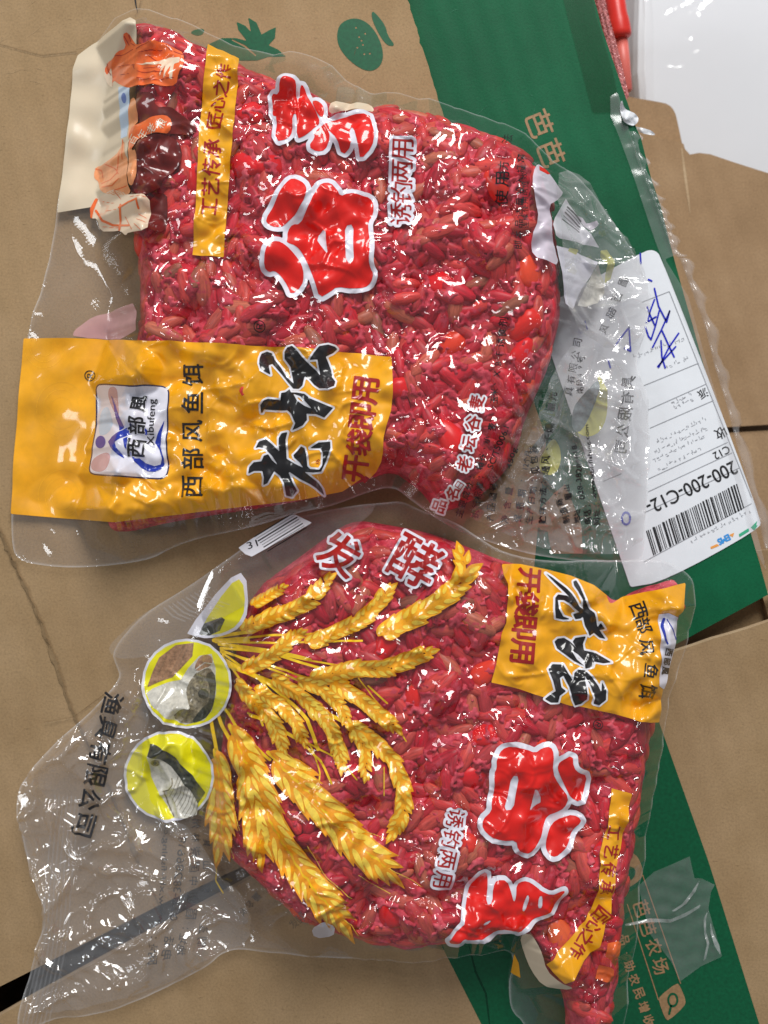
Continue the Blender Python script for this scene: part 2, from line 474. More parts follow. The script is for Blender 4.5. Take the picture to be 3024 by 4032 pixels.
def print_shape(name, loops, mat, surf, parent, level=0, grow=0.0, h=4.0, soft=0, clip=None):
    """Print closed outlines (holes by even-odd) onto a surface."""
    if np.asarray(loops[0]).ndim == 1: loops = [loops]
    loops = [smooth_loop(l, soft) if soft else np.asarray(l, float) for l in loops]
    segs = loops_to_segs(loops)
    al = np.vstack(loops)
    gx, gy = grid_for(al.min(0), al.max(0), h, abs(grow) + 2 * h)
    X, Y = np.meshgrid(gx, gy)
    f = seg_sdf(X, Y, segs) + grow
    if clip is not None: f = np.minimum(f, seg_sdf(X, Y, loops_to_segs([clip])))
    return emit(name, f, gx, gy, mat, surf, parent, level)

def print_strokes(name, strokes, mat, surf, parent, level=0, grow=0.0, h=3.0):
    al = np.vstack([np.asarray(s, float) for s, _ in strokes])
    wm = max(np.max(w) for _, w in strokes)
    gx, gy = grid_for(al.min(0), al.max(0), h, wm + grow + 2 * h)
    X, Y = np.meshgrid(gx, gy)
    f = np.full(X.shape, -1e9)
    for s, w in strokes: f = np.maximum(f, stroke_sdf(X, Y, s, w) + grow)
    return emit(name, f, gx, gy, mat, surf, parent, level)

_GLYPH = {}
def glyph(s):
    """Outline segments of a text, unit size."""
    if s in _GLYPH: return _GLYPH[s]
    cu = bpy.data.curves.new('glyph', 'FONT'); cu.body = s; cu.size = 1.0; cu.resolution_u = 4
    ob = bpy.data.objects.new('glyph', cu); COL.objects.link(ob)
    dg = bpy.context.evaluated_depsgraph_get()
    me = bpy.data.meshes.new_from_object(ob.evaluated_get(dg))
    co = np.array([v.co[:2] for v in me.vertices]).reshape(-1, 2)
    cnt = {}
    for p in me.polygons:
        vs = list(p.vertices)
        for a, b in zip(vs, vs[1:] + vs[:1]):
            k = (min(a, b), max(a, b)); cnt[k] = cnt.get(k, 0) + 1
    seg = np.array([[*co[a], *co[b]] for (a, b), n in cnt.items() if n == 1]).reshape(-1, 4)
    bpy.data.objects.remove(ob); bpy.data.curves.remove(cu); bpy.data.meshes.remove(me)
    if len(seg):
        q = seg.reshape(-1, 2); lo, hi = q.min(0), q.max(0)
        _GLYPH[s] = (seg, lo, hi)
    else: _GLYPH[s] = None
    return _GLYPH[s]

def text_segs(s, A, B, size, mirror=False, fit=False, turn=0.0, stretch=1.0):
    """Segments of a line of text whose glyph centres run from A to B (photo pixels)."""
    A = np.asarray(A, float); B = np.asarray(B, float)
    d = B - A; L = np.hypot(*d); d = d / L if L > 1e-6 else np.array([1.0, 0.0])
    if turn:
        c, t = math.cos(turn), math.sin(turn); dg = np.array([d[0] * c - d[1] * t, d[0] * t + d[1] * c])
    else: dg = d
    up = np.array([dg[1], -dg[0]]) * (-1 if mirror else 1)
    out = []
    if fit:
        g = glyph(s)
        if g is None: return np.zeros((0, 4))
        seg, lo, hi = g
        q = (seg.reshape(-1, 2) - (lo + hi) / 2) / (hi - lo)
        q = ((A + B) / 2) + q[:, :1] * dg * L + q[:, 1:] * up * size
        return q.reshape(-1, 4)
    n = len(s)
    for i, ch in enumerate(s):
        g = glyph(ch)
        if g is None: continue
        seg, lo, hi = g
        cjk = ord(ch) > 0x2E80 and ch not in '：、'
        mid = (lo + hi) / 2
        sc = size / max(hi[0] - lo[0], hi[1] - lo[1]) if cjk else size * 0.95
        c = A + (B - A) * (i / max(n - 1, 1))
        q = (seg.reshape(-1, 2) - mid) * sc
        q = c + q[:, :1] * dg * stretch + q[:, 1:] * up
        out.append(q.reshape(-1, 4))
    return np.vstack(out) if out else np.zeros((0, 4))

def print_text(name, s, A, B, size, mat, surf, parent, level=2, bold=0.0, back=None, back_grow=0.0, h=2.2, **kw):
    segs = text_segs(s, A, B, size, **kw)
    if not len(segs): return
    q = segs.reshape(-1, 2)
    gx, gy = grid_for(q.min(0), q.max(0), h, max(bold, back_grow) + 2 * h)
    X, Y = np.meshgrid(gx, gy)
    f = np.full(X.shape, -1e9)
    # local evaluation, glyph by glyph, keeps this quick
    cell = max(size * 1.3, 8)
    n = max(1, len(s)) if not kw.get('fit') else 1
    if n > 1:
        k0 = 0
        for i, ch in enumerate(s):
            sub = text_segs(ch, *( [np.asarray(A, float) + (np.asarray(B, float) - np.asarray(A, float)) * (i / (n - 1))] * 2 ), size, **{**kw, 'turn': kw.get('turn', 0.0) + math.atan2(B[1] - A[1], B[0] - A[0])})
            if not len(sub): continue
            qq = sub.reshape(-1, 2); pad = max(bold, back_grow) + 2 * h
            a = np.searchsorted(gx, qq[:, 0].min() - pad); b = np.searchsorted(gx, qq[:, 0].max() + pad)
            c = np.searchsorted(gy, qq[:, 1].min() - pad); e = np.searchsorted(gy, qq[:, 1].max() + pad)
            f[c:e, a:b] = np.maximum(f[c:e, a:b], seg_sdf(X[c:e, a:b], Y[c:e, a:b], sub))
    else:
        f = seg_sdf(X, Y, segs)
    if back: emit(name + '_outline', f + back_grow, gx, gy, back, surf, parent, level - 1)
    return emit(name, f + bold, gx, gy, mat, surf, parent, level)

# ------------------------------------------------------------------ the carton under the packets
def plate(name, loop, ztop, thick, mat, parent, edge=None, bevel=0.0006):
    """A sheet of board: outline (photo pixels) at height ztop, real thickness."""
    loop = np.asarray(loop, float)
    bm = bmesh.new()
    x, y = P(loop[:, 0], loop[:, 1], ztop)
    top = [bm.verts.new((a, b, ztop)) for a, b in zip(x, y)]
    bot = [bm.verts.new((a, b, ztop - thick)) for a, b in zip(x, y)]
    ft = bm.faces.new(top); fb = bm.faces.new(bot[::-1])
    n = len(top)
    for i in range(n):
        f = bm.faces.new((top[i], bot[i], bot[(i + 1) % n], top[(i + 1) % n]))
        if edge: f.material_index = 1
    bmesh.ops.recalc_face_normals(bm, faces=bm.faces)
    bmesh.ops.triangulate(bm, faces=[f for f in bm.faces if len(f.verts) > 4])
    me = bpy.data.meshes.new(name); bm.to_mesh(me); bm.free()
    me.materials.append(MATS[mat])
    if edge: me.materials.append(MATS[edge])
    o = bpy.data.objects.new(name, me); COL.objects.link(o); o.parent = parent
    return o

def jitter_line(a, b, n, amp, seed):
    r = np.random.default_rng(seed); a = np.asarray(a, float); b = np.asarray(b, float)
    t = np.linspace(0, 1, n)[:, None]; d = b - a; nrm = np.array([-d[1], d[0]]) / np.hypot(*d)
    j = r.standard_normal((n, 1)) * amp; j[0] = j[-1] = 0
    return a + t * d + j * nrm

ZK = 0.0            # top of the kraft flaps
ZG = -0.0042        # top of the green flap, one board lower
carton = thing('cardboard_carton', 'large brown cardboard carton with green printed flaps under both bait packets', 'box')
# left kraft flap, upper part and the part below the cracked fold
crack = DP([(-260, 690), (-60, 1010), (0, 1150), (22, 1199), (48, 1255), (75, 1312), (100, 1380), (125, 1447), (150, 1520), (170, 1565), (235, 1700), (300, 1860), (345, 1955)])
right_edge = np.vstack([DP([(840, -140)]), jitter_line(DP((880, 0)), DP((960, 255)), 26, 1.6, 3), jitter_line(DP((962, 262)), DP((1180, 950)), 20, 1.6, 4), DP([(1120, 1580), (700, 1790)])])
plate('flap', np.vstack([DP([(-260, -140)]), right_edge, crack[::-1]]), ZK, 0.0040, 'kraft', carton, 'kraft_edge')
low = np.vstack([crack + np.array([4, -3]), DP([(300, 1978), (62, 2100), (0, 2131), (-260, 2262)])])
plate('flap', low, ZK - 0.0008, 0.0040, 'kraft', carton, 'kraft_edge')
# torn paper along the crack
for i in range(len(crack) - 2):
    a, b = crack[i], crack[i + 1]
    l = jitter_line(a + [-8, 4], b + [-8, 4], 7, 3.0, 20 + i); r_ = jitter_line(a + [5, -3], b + [5, -3], 7, 3.0, 60 + i)
    x, y = P(np.r_[l[:, 0], r_[:, 0]], np.r_[l[:, 1], r_[:, 1]], 0)
    z = np.r_[np.full(7, -0.0006), np.full(7, 0.0004)] + np.random.default_rng(i).uniform(0, 0.0004, 14)
    mesh_obj('torn_paper', np.stack([x, y, z], 1), [(k, k + 1, 8 + k, 7 + k) for k in range(6)], 'kraft', carton, True)
# green flap (right), the front flap with its green band, the walls below
green_loop = np.vstack([DP([(700, -140), (1235, -140)]), jitter_line(DP((1284, 0)), DP((1300, 60)), 4, 1, 5), DP([(1372, 270), (1385, 300)]),
                        jitter_line(DP((1390, 320)), DP((1659, 1283)), 16, 1.5, 6), DP([(1690, 1268), (1460, 1392), (1120, 1572), (700, 1780)])])
plate('green_flap', green_loop, ZG, 0.0040, 'green_board', carton, 'kraft_edge')
front = np.vstack([DP([(-260, 2330), (0, 2194), (62, 2158), (310, 2022), (700, 1812), (1120, 1592), (1430, 1424)]), jitter_line(DP((1462, 1406)), DP((1659, 1343)), 6, 1.2, 9),
                   DP([(1800, 1300), (1800, 2420), (-260, 2420)])])
plate('front_flap', front, ZK, 0.0040, 'kraft', carton, 'kraft_edge')
# carton walls and floor seen through the gap between the flaps
def wall(name, pts, z0, z1, mat, parent):
    n = len(pts); xs, ys = P(pts[:, 0], pts[:, 1], ZG)
    v = [(a, b, z0) for a, b in zip(xs, ys)] + [(a, b, z1) for a, b in zip(xs, ys)]
    return mesh_obj(name, v, [(i, i + 1, n + i + 1, n + i) for i in range(n - 1)], mat, parent)
wall('side_wall', DP([(1230, -140), (1284, 0), (1380, 300), (1655, 1285), (1800, 1800)]), -0.16, ZG - 0.0041, 'kraft_far', carton)
wall('side_wall', DP([(-250, 2400), (-250, -130)]), -0.16, -0.0055, 'kraft_far', carton)
wall('back_wall', DP([(-250, -130), (1232, -130)]), -0.16, ZG - 0.0041, 'kraft_far', carton)
wall('front_wall', np.array([(-460., 4380.), (3270., 4380.), (3270., 2350.)]), -0.16, -0.0055, 'kraft_far', carton)
x, y = P(np.array([-480, 3280, 3280, -480.]), np.array([-260, -260, 4400, 4400.]), 0)
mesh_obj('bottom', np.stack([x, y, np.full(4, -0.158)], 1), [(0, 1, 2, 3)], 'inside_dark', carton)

plate('inner_flap', DP([(1250, 1220), (1760, 1180), (1760, 1480), (1250, 1560)]), -0.0120, 0.003, 'kraft', carton, 'kraft_edge')
# small rips and dents on the kraft flap
print_strokes('slit', [(Z1([(583, -10), (588, 25), (597, 62)]), [7, 5, 2])], 'paper_black', Flat(ZK), carton, 0)
# printing on the board
K = Flat(ZK); G = Flat(ZG)
straw = smooth_loop(DP([(727, 78), (733, 52), (760, 38), (790, 45), (814, 72), (828, 108), (826, 138), (806, 155), (780, 150), (750, 127), (732, 102)]), 2)
seeds = [smooth_loop(DP([(a - 3.2, b), (a, b - 3.2), (a + 3.2, b), (a, b + 3.2)]), 1) for a, b in ((769, 60), (789, 73), (776, 80), (784, 97), (772, 103), (787, 117), (799, 116), (781, 88))]
print_shape('printed_strawberry', [straw] + seeds, 'board_green', K, carton, 0)
print_shape('printed_leaf', DP([(803, 22), (818, 36), (832, 55), (838, 78), (852, 96), (849, 100), (836, 98), (822, 80), (809, 55), (803, 38)]), 'board_green', K, carton, 0, soft=1)
print_shape('printed_pineapple', [Z1([(880, 215), (905, 190), (960, 165), (1020, 165), (1068, 178), (1030, 130), (1022, 95), (1060, 112), (1085, 140), (1072, 76), (1108, 98), (1130, 150), (1165, 130), (1192, 118), (1188, 165), (1160, 196), (1200, 214), (1236, 244), (1160, 246), (1110, 262), (1040, 262), (960, 240)]),
                                  Z1([(1000, 168), (1060, 196), (1110, 240), (1104, 244), (1056, 204), (1000, 174)])], 'board_green', K, carton, 0)
print_shape('printed_leaf', Z1([(822, 142), (840, 128), (884, 124), (880, 146), (858, 156), (835, 150)]), 'board_green', K, carton, 0, soft=1)
# green band on the front flap
SCUFF = []
# scuffs and rubbed patches of the old carton, then creases with painted shading
rsc = np.random.default_rng(77)
for k_ in range(46):
    gk = k_ % 5 == 4
    c_ = np.array([rsc.uniform(1650, 2250), rsc.uniform(0, 700)]) if gk else (np.array([rsc.uniform(0, 1500), rsc.uniform(0, 330)]) if k_ % 2 else (np.array([rsc.uniform(0, 420), rsc.uniform(60, 2700)]) if k_ % 3 else np.array([rsc.uniform(150, 1600), rsc.uniform(3720, 4032)])))
    if gk and (c_[0] - 1605) < 0.31 * c_[1] + 40: continue
    a_ = rsc.uniform(0, 3.14); L_ = rsc.uniform(12, 110); d_ = np.array([math.cos(a_), math.sin(a_)])
    w_ = rsc.uniform(1.5, 4.0)
    SCUFF.append(([c_ - d_ * L_ / 2, c_ + rsc.normal(0, L_ * 0.05, 2), c_ + d_ * L_ / 2], [0.8, w_, 0.8], gk, k_))
for l_, w_, gk, k_ in SCUFF:
    zf = ZG if gk else ZK
    print_strokes('scuff', [(np.array(l_), w_)], 'scuff_green' if gk else ('scuff_crease_light' if k_ % 3 else 'scuff_crease_dark'), Flat(zf), carton, 1, h=1.6)
for l_, w_ in ((DP([(0, 96), (90, 120), (165, 112)]), 6), (DP([(305, 0), (300, 20), (292, 34)]), 5), (DP([(95, 1560), (160, 1548), (225, 1500)]), 5)):
    print_strokes('crease_shading', [(l_, w_)], 'scuff_crease_dark', K, carton, 1); print_strokes('crease_shading', [(l_ + [3, 5], w_ * 0.8)], 'scuff_crease_light', K, carton, 1)  # crease relief painted: dark stroke for the shaded side, pale for the lit
band = np.vstack([DP([(865, 1740), (1085, 1620), (1400, 1449), (1420, 1550)]), DP([(1530, 1860), (1640, 2212), (1705, 2400), (1120, 2400)]), DP([(1040, 2212), (955, 2045)])])
print_shape('green_band', band, 'board_green', K, carton, 0, h=12)
print_strokes('fold_line', [(ZD([(368, 905), (395, 1015), (440, 1110), (458, 1260)]), [5, 9, 8, 5])], 'fold_shade_green', K, carton, 1)  # shade of the fold painted as a darker green stroke
print_text('printed_word', '芭芭', Z2((672, 535)), Z2((722, 662)), 100, 'board_kraft', G, carton, 0, bold=1.2)
print_text('printed_word', '芭芭农场', FTAPE((335, 735)), FTAPE((528, 1335)), 62, 'board_kraft', K, carton, 2, bold=1.0)
print_text('printed_word', '助农民增收', FTAPE((208, 1335)), FTAPE((408, 1905)), 41, 'board_kraft', K, carton, 2, bold=1.2)
print_text('printed_word', '品 ·', FTAPE((150, 1060)), FTAPE((178, 1200)), 40, 'board_kraft', K, carton, 2, bold=1.0)
for a, b in (((345, 385), (742, 1520)), ((185, 690), (510, 1690))):
    print_strokes('printed_line', [(FTAPE([a, b]), 4.2)], 'board_kraft', K, carton, 2)
rh = smooth_loop(FTAPE([(700, 1512), (735, 1540), (800, 1700), (780, 1760), (620, 1908), (580, 1890), (512, 1700), (525, 1650)]), 1)
print_shape('search_icon', rh, 'board_kraft', K, carton, 2)
th = np.linspace(0, 2 * math.pi, 25)[:-1]
ring = lambda c, rx, ry: np.stack([c[0] + rx * np.cos(th), c[1] + ry * np.sin(th)], 1)
c = FTAPE((660, 1690))
print_shape('lens', [ring(c, 22, 29), ring(c, 14, 20)], 'board_green', K, carton, 4)
print_strokes('lens_handle', [(FTAPE([(640, 1755), (622, 1835)]), 9)], 'board_green', K, carton, 4)
print_shape('printed_badge', smooth_loop(FTAPE([(150, 90), (270, 170), (310, 220), (352, 340), (330, 430), (190, 525), (100, 500)]), 1), 'board_kraft', K, carton, 2)
print_shape('badge_leaf', smooth_loop(FTAPE([(140, 280), (250, 300), (275, 350), (250, 420), (160, 470), (200, 400)]), 1), 'board_green', K, carton, 4)
# kraft coloured motif on the green flap below the clear tail
print_shape('printed_motif', [FINFO([(620, 1175), (560, 1060), (700, 920), (640, 880), (820, 850), (900, 880), (1010, 760), (1080, 700), (1190, 980), (1200, 1175), (990, 1175), (960, 1020), (840, 1010), (800, 1090), (760, 1175)])], 'board_kraft', G, carton, 0)
print_strokes('printed_line', [(FINFO([(640, 1080), (900, 1010)]), 14), (FINFO([(700, 1140), (760, 1090)]), 20)], 'board_green', G, carton, 2)

# clear packing tape left on the carton
def sheet(name, loop, zfun, mat, parent, h=10.0, seal=0.5):
    loop = np.asarray(loop, float)
    gx, gy = grid_for(loop.min(0), loop.max(0), h, 2 * h)
    X, Y = np.meshgrid(gx, gy)
    pts, faces = contour_mesh(seg_sdf(X, Y, loops_to_segs([loop])), gx, gy)
    z = zfun(pts[:, 0], pts[:, 1])
    x, y = P(pts[:, 0], pts[:, 1], z)
    o = mesh_obj(name, np.stack([x, y, z], 1), faces, mat, parent, True)
    a = o.data.attributes.new('seal', 'FLOAT', 'POINT'); a.data.foreach_set('value', np.full(len(pts), seal))
    return o
def crumple(z0, amp, lam, seed):
    r = np.random.default_rng(seed); ks = [(r.uniform(-1, 1), r.uniform(-1, 1), r.uniform(0, 6.3)) for _ in range(7)]
    def f(u, v):
        s = 0
        for a, b, p in ks:
            w = np.sin((a * u + b * v) * 6.3 / lam + p); s = s + np.abs(w) ** 0.6 * np.sign(w)
        return z0 + amp * (1.2 + s / 3.0)
    return f
t1 = thing('packing_tape', 'crumpled clear tape stuck on the green band at lower right', 'tape')
sheet('tape_sheet', FTAPE([(300, 500), (470, 350), (640, 280), (840, 190), (862, 300), (890, 420), (960, 420), (1105, 490), (1062, 560), (1035, 740), (1100, 960), (1180, 1240), (960, 1340), (740, 1500), (650, 1300), (420, 1000)]), crumple(ZK + 0.0006, 0.00025, 60, 5), 'tape', t1, h=7, seal=0.10)
for i, l in enumerate(([(160, 900), (420, 840), (640, 850), (800, 780), (960, 690), (940, 730), (800, 820), (640, 885), (430, 880), (170, 920)],
                       [(640, 770), (760, 690), (860, 560), (950, 430), (900, 560), (800, 690), (690, 765)],
                       [(1035, 740), (985, 850), (990, 1000), (1020, 1110), (980, 1290), (945, 1335), (1010, 1260), (1045, 1100), (1010, 980), (1010, 850)],
                       [(1050, 840), (1085, 1000), (1150, 1120), (1165, 1230), (1100, 1130), (1060, 1000)])):
    sheet('tape_crease', FTAPE(l), crumple(ZK + 0.0011, 0.0006, 45, 30 + i), 'tape', t1, h=4, seal=0.9)
t2 = thing('packing_tape', 'clear tape strip running along the right edge of the green flap', 'tape')
rim = [(420, 760), (480, 730), (560, 1000), (620, 1180), (700, 1380), (760, 1520), (800, 1640), (850, 1760), (900, 1900), (960, 2013)]
rimsrc = np.vstack([FTR(rim), DP([(1440, 560), (1490, 640), (1540, 820), (1590, 980), (1630, 1120), (1662, 1240)])])
left = np.vstack([FTR([(290, 920), (360, 1090), (480, 1420), (640, 1900)]), DP([(1420, 620), (1500, 840), (1600, 1190)])])
sheet('tape_sheet', np.vstack([rimsrc - [6, 0], left[::-1] + [60, 0]]), crumple(ZG + 0.0006, 0.0002, 90, 8), 'tape', t2, h=9, seal=0.12)
sheet('tape_strip', FTR([(15, -80), (262, -80), (300, 120), (430, 560), (500, 890), (268, 895), (140, 400)]), lambda u, v: np.full(np.shape(u), ZG + 0.0004), 'wet_tape', t2, h=12, seal=0.0)
# the free edge of the tape hangs over the flap's rim, curled
curl_v, curl_f = [], []
rs = np.random.default_rng(2)
pl = np.vstack([FTR([(585, 1040), (640, 1230), (715, 1430), (770, 1560), (805, 1650), (850, 1770), (885, 1870), (940, 2013)]), DP([(1478, 560), (1500, 620), (1530, 700), (1552, 790), (1580, 880), (1600, 960), (1640, 1090), (1665, 1200)])])
seg = []
for a, b in zip(pl[:-1], pl[1:]):
    for t in np.linspace(0, 1, 8)[:-1]: seg.append(a + (b - a) * t)
seg = np.array(seg)
for i, q in enumerate(seg):
    wv = 13 + 7 * math.sin(i * 0.9) + rs.uniform(-3, 3)
    for k, (du, dz) in enumerate(((-16, 0.0008), (2, 0.0024 + 0.0007 * math.sin(i * 1.7)), (2 + wv, -0.001 + 0.001 * math.sin(i)), (wv * 1.6, -0.006))):
        x, y = P(q[0] + du, q[1], ZG + dz); curl_v.append((x, y, ZG + dz))
for i in range(len(seg) - 1):
    for k in range(3): curl_f.append((4 * i + k, 4 * i + k + 1, 4 * i + k + 5, 4 * i + k + 4))
oc = mesh_obj('tape_curl', curl_v, curl_f, 'tape', t2, True)
oc.data.attributes.new('seal', 'FLOAT', 'POINT').data.foreach_set('value', np.full(len(curl_v), 0.35))
# shreds of white tape at the upper edge
for i, l in enumerate(([(500, 780), (520, 860), (560, 880), (610, 900), (640, 950), (600, 1000), (545, 985), (510, 960), (480, 850)], [(555, 1005), (600, 1000), (690, 1020), (745, 1040), (772, 1075), (700, 1066), (600, 1040), (565, 1030)], [(412, 530), (435, 600), (470, 700), (490, 770), (475, 760), (440, 680), (415, 590)])):
    lp = smooth_loop(FTR(l), 1)
    lo = lp.min(0)
    sheet('tape_shred', lp, crumple(ZG + 0.0006 - (0.004 if i else 0.0), 0.0009, 50, 50 + i), 'white_shred', t2, h=4)

# ------------------------------------------------------------------ things beside the carton, lower down and out of focus
ZN = -0.050
nb = thing('cardboard_carton', 'plain brown cardboard carton standing lower at the right edge', 'box')
k2 = lambda l: FTR(l)
plate('flap', np.vstack([k2([(300, 1000), (580, 1040), (800, 1090), (990, 1140), (1000, 1180)]), k2([(1040, 1225), (1110, 1212), (1200, 1222), (1400, 1290), (1659, 1372), (1900, 1440)]), np.array([(3300, 1655), (2300, 1715)])]), ZN, 0.004, 'kraft_far', nb, 'kraft_edge')
plate('flap', np.array([(2300, 1738), (3300, 1678), (3300, 2900), (2300, 2900)]), ZN - 0.002, 0.004, 'kraft_far', nb, 'kraft_edge')
plate('tab', smooth_loop(k2([(380, 720), (560, 770), (780, 805), (870, 825), (920, 880), (945, 980), (975, 1125), (985, 1165), (560, 1100), (380, 1060)]), 1), ZN - 0.006, 0.003, 'kraft_far', nb, 'kraft_edge')
print_strokes('fold_line', [(k2([(975, 1180), (1000, 1380), (1025, 1560), (1040, 1690)]), [6, 10, 9, 3])], 'kraft_edge', Flat(ZN), nb, 0)
x, y = P(np.array([2380, 3300, 3300, 2560.]), np.array([900, 900, 3000, 3000.]), ZN)
wall('side_wall', np.array([(2400., 1000.), (2690., 600.), (3300., 760.)]), -0.16, ZN - 0.0125, 'kraft_far', nb)

wall('bottom', np.array([(2300., 1500.), (3300., 1500.)]), -0.1, -0.1, 'inside_dark', nb) if False else None
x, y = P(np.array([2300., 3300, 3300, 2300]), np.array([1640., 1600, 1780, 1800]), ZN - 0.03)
mesh_obj('inner_flap', np.stack([x, y, np.full(4, ZN - 0.03)], 1), [(0, 1, 2, 3)], 'inside_dark', nb)  # dark sheet added below the gap so that it stays dark
fb = thing('foam_box', 'white foam box with a glossy wrapped lid at top right', 'foam box')
ZF = -0.085
def rounded(l, it=2): return smooth_loop(l, it)
bm = bmesh.new()
lp = np.vstack([FTR([(650, -700), (640, -300), (618, 200), (612, 560), (640, 860)]), np.array([(2520, 900), (3700, 900), (3700, -350)])])
x, y = P(lp[:, 0], lp[:, 1], ZF)
ring0 = None
for inset, z in ((0.0, -0.155), (0.0, ZF - 0.006), (0.0012, ZF - 0.0025), (0.0035, ZF - 0.0006), (0.007, ZF)):
    cx, cy = x.mean(), y.mean()
    r = [bm.verts.new((a + (cx - a) / np.hypot(cx - a, cy - b) * inset, b + (cy - b) / np.hypot(cx - a, cy - b) * inset, z)) for a, b in zip(x, y)]
    if ring0:
        for i in range(len(r)): bm.faces.new((ring0[i], ring0[(i + 1) % len(r)], r[(i + 1) % len(r)], r[i]))
    ring0 = r
bm.faces.new(ring0)
bmesh.ops.recalc_face_normals(bm, faces=bm.faces)
me = bpy.data.meshes.new('lid'); bm.to_mesh(me); bm.free(); me.materials.append(MATS['foam_white'])
o = bpy.data.objects.new('lid', me); COL.objects.link(o); o.parent = fb
# clinging wrap on the lid, with soft creases
gx = np.arange(2540, 3300, 9.0); gy = np.arange(-60, 800, 9.0)
X, Y = np.meshgrid(gx, gy)
zz = ZF + 0.0008 + 0.00003 * fft_noise(*X.shape, 20, 91) + 0.00012 * np.exp(-(fft_noise(*X.shape, 26, 92) / 0.12) ** 2)
x, y = P(X, Y, ZF); nyy, nxx = X.shape
fw = mesh_obj('wrap', np.stack([x.ravel(), y.ravel(), zz.ravel()], 1), [(j * nxx + i, (j + 1) * nxx + i, (j + 1) * nxx + i + 1, j * nxx + i + 1) for j in range(nyy - 1) for i in range(nxx - 1)], 'tail_film', fb, True)
fw.data.flip_normals()
fw.data.attributes.new('seal', 'FLOAT', 'POINT').data.foreach_set('value', np.zeros(nxx * nyy))

def lathe(name, a, b, prof, mat, parent, n=20):
    """Surface of revolution about the line a-b; prof = (t along, radius)."""
    a = Vector(a); b = Vector(b); d = (b - a); L = d.length; d.normalize()
    e1 = d.orthogonal().normalized(); e2 = d.cross(e1)
    v, f = [], []
    for t, r in prof:
        for k in range(n):
            g = 2 * math.pi * k / n
            v.append(a + d * (t * L) + (e1 * math.cos(g) + e2 * math.sin(g)) * r)
    for i in range(len(prof) - 1):
        for k in range(n): f.append((i * n + k, i * n + (k + 1) % n, (i + 1) * n + (k + 1) % n, (i + 1) * n + k))
    f.append(list(range(n))[::-1]); f.append([(len(prof) - 1) * n + k for k in range(n)])
    return mesh_obj(name, v, f, mat, parent, True)
rt = thing('plastic_tube', 'red plastic tube with a thicker capped end beside the white foam box', 'tube')
def p3(u, v, z): x, y = P(u, v, z); return (x, y, z)
zr = -0.045
lathe('cap', p3(*FTR((420, -160)), zr), p3(*FTR((490, 305)), zr), [(0, 0.0030), (0.05, 0.0036), (0.6, 0.0036), (0.72, 0.0040), (0.9, 0.0041), (0.97, 0.0039), (1.0, 0.0030)], 'red_plastic', rt)
lathe('shaft', p3(*FTR((485, 270)), zr - 0.001), p3(*FTR((535, 730)), zr - 0.002), [(0, 0.0026), (0.5, 0.0025), (0.97, 0.0022), (1.0, 0.0015)], 'pale_red_plastic', rt)
pk = thing('bait_packet', 'pale pink packet wedged between the green flap and the red tube', 'packet')
lpk = smooth_loop(FTR([(180, -260), (330, -260), (365, 0), (430, 240), (480, 430), (545, 700), (560, 790), (470, 780), (380, 500), (300, 240), (240, 0)]), 1)
sheet('pouch', lpk, lambda u, v: -0.034 + 0.004 * np.clip(np.sin(u * 0.02) * 0 + 1 - np.abs((u - 2200 - 0.245 * v - 172) / 60) ** 2, -1, 1) + 0.0006 * np.sin(u * 0.35 + 2 * np.sin(v * 0.2)) * np.sin(v * 0.28), 'pink_packet', pk, h=5)
fl = mesh_obj('floor', [(-1.2, -1.2, -0.1605), (1.2, -1.2, -0.1605), (1.2, 1.2, -0.1605), (-1.2, 1.2, -0.1605)], [(0, 1, 2, 3)], 'floor_grey')
tag(fl, kind='structure')

# ------------------------------------------------------------------ shipping label on the green flap
lab = thing('shipping_label', 'white shipping label with barcode and blue pen marks on the green flap', 'label')
LG = Flat(ZG + 0.0003)
print_shape('label_sheet', smooth_loop(FLAB([(-150, 450), (-150, 450), (560, 52), (640, 38), (690, 90), (1362, 1845), (1338, 1915), (705, 2262), (480, 2300), (480, 2300)]), 2), 'paper', LG, lab, 0, h=8)
def ltext(s, a, b, size, mat='paper_black', **kw): print_text('label_text', s, FLAB(a), FLAB(b), FLAB.len(size), mat, LG, lab, 2, **kw)
ltext('200-200-C12-', (1185, 1492), (595, 1775), 92, fit=True, bold=0.6)
ltext('C12', (1140, 1372), (1040, 1425), 52, fit=True, bold=0.3)
ltext('收', (1085, 1268), (1084, 1268.5), 78, turn=0.0, bold=0.3)
ltext('派', (965, 1003), (964, 1003.5), 66, bold=0.3)
print_strokes('label_rule', [(FLAB(l), 3.2) for l in ([(610, 1235), (1035, 1050)], [(600, 1112), (985, 940)], [(570, 950), (935, 800)], [(600, 1575), (1130, 1330)], [(600, 1660), (1160, 1400)], [(575, 1800), (1210, 1500)], [(740, 320), (1290, 1700)], [(560, 390), (740, 320)], [(300, 1590), (420, 1540)], [(570, 2130), (1290, 1740)])], 'paper_grey', LG, lab, 2)
rb = np.random.default_rng(4); bars = []; t = 0.0
while t < 1.0:
    w = rb.choice([2.2, 3.2, 4.4, 7.0]); o0 = FLAB((1190 - 615 * t, 1612 + 320 * t)); bars.append((np.array([o0, o0 + FLAB.len(1) * np.array([48, 158])]), w)); t += (w + rb.choice([3, 4.5, 6.5])) / FLAB.len(690)
for q, w in bars: print_strokes('barcode_bar', [(q, w)], 'paper_black', LG, lab, 2, h=1.6)
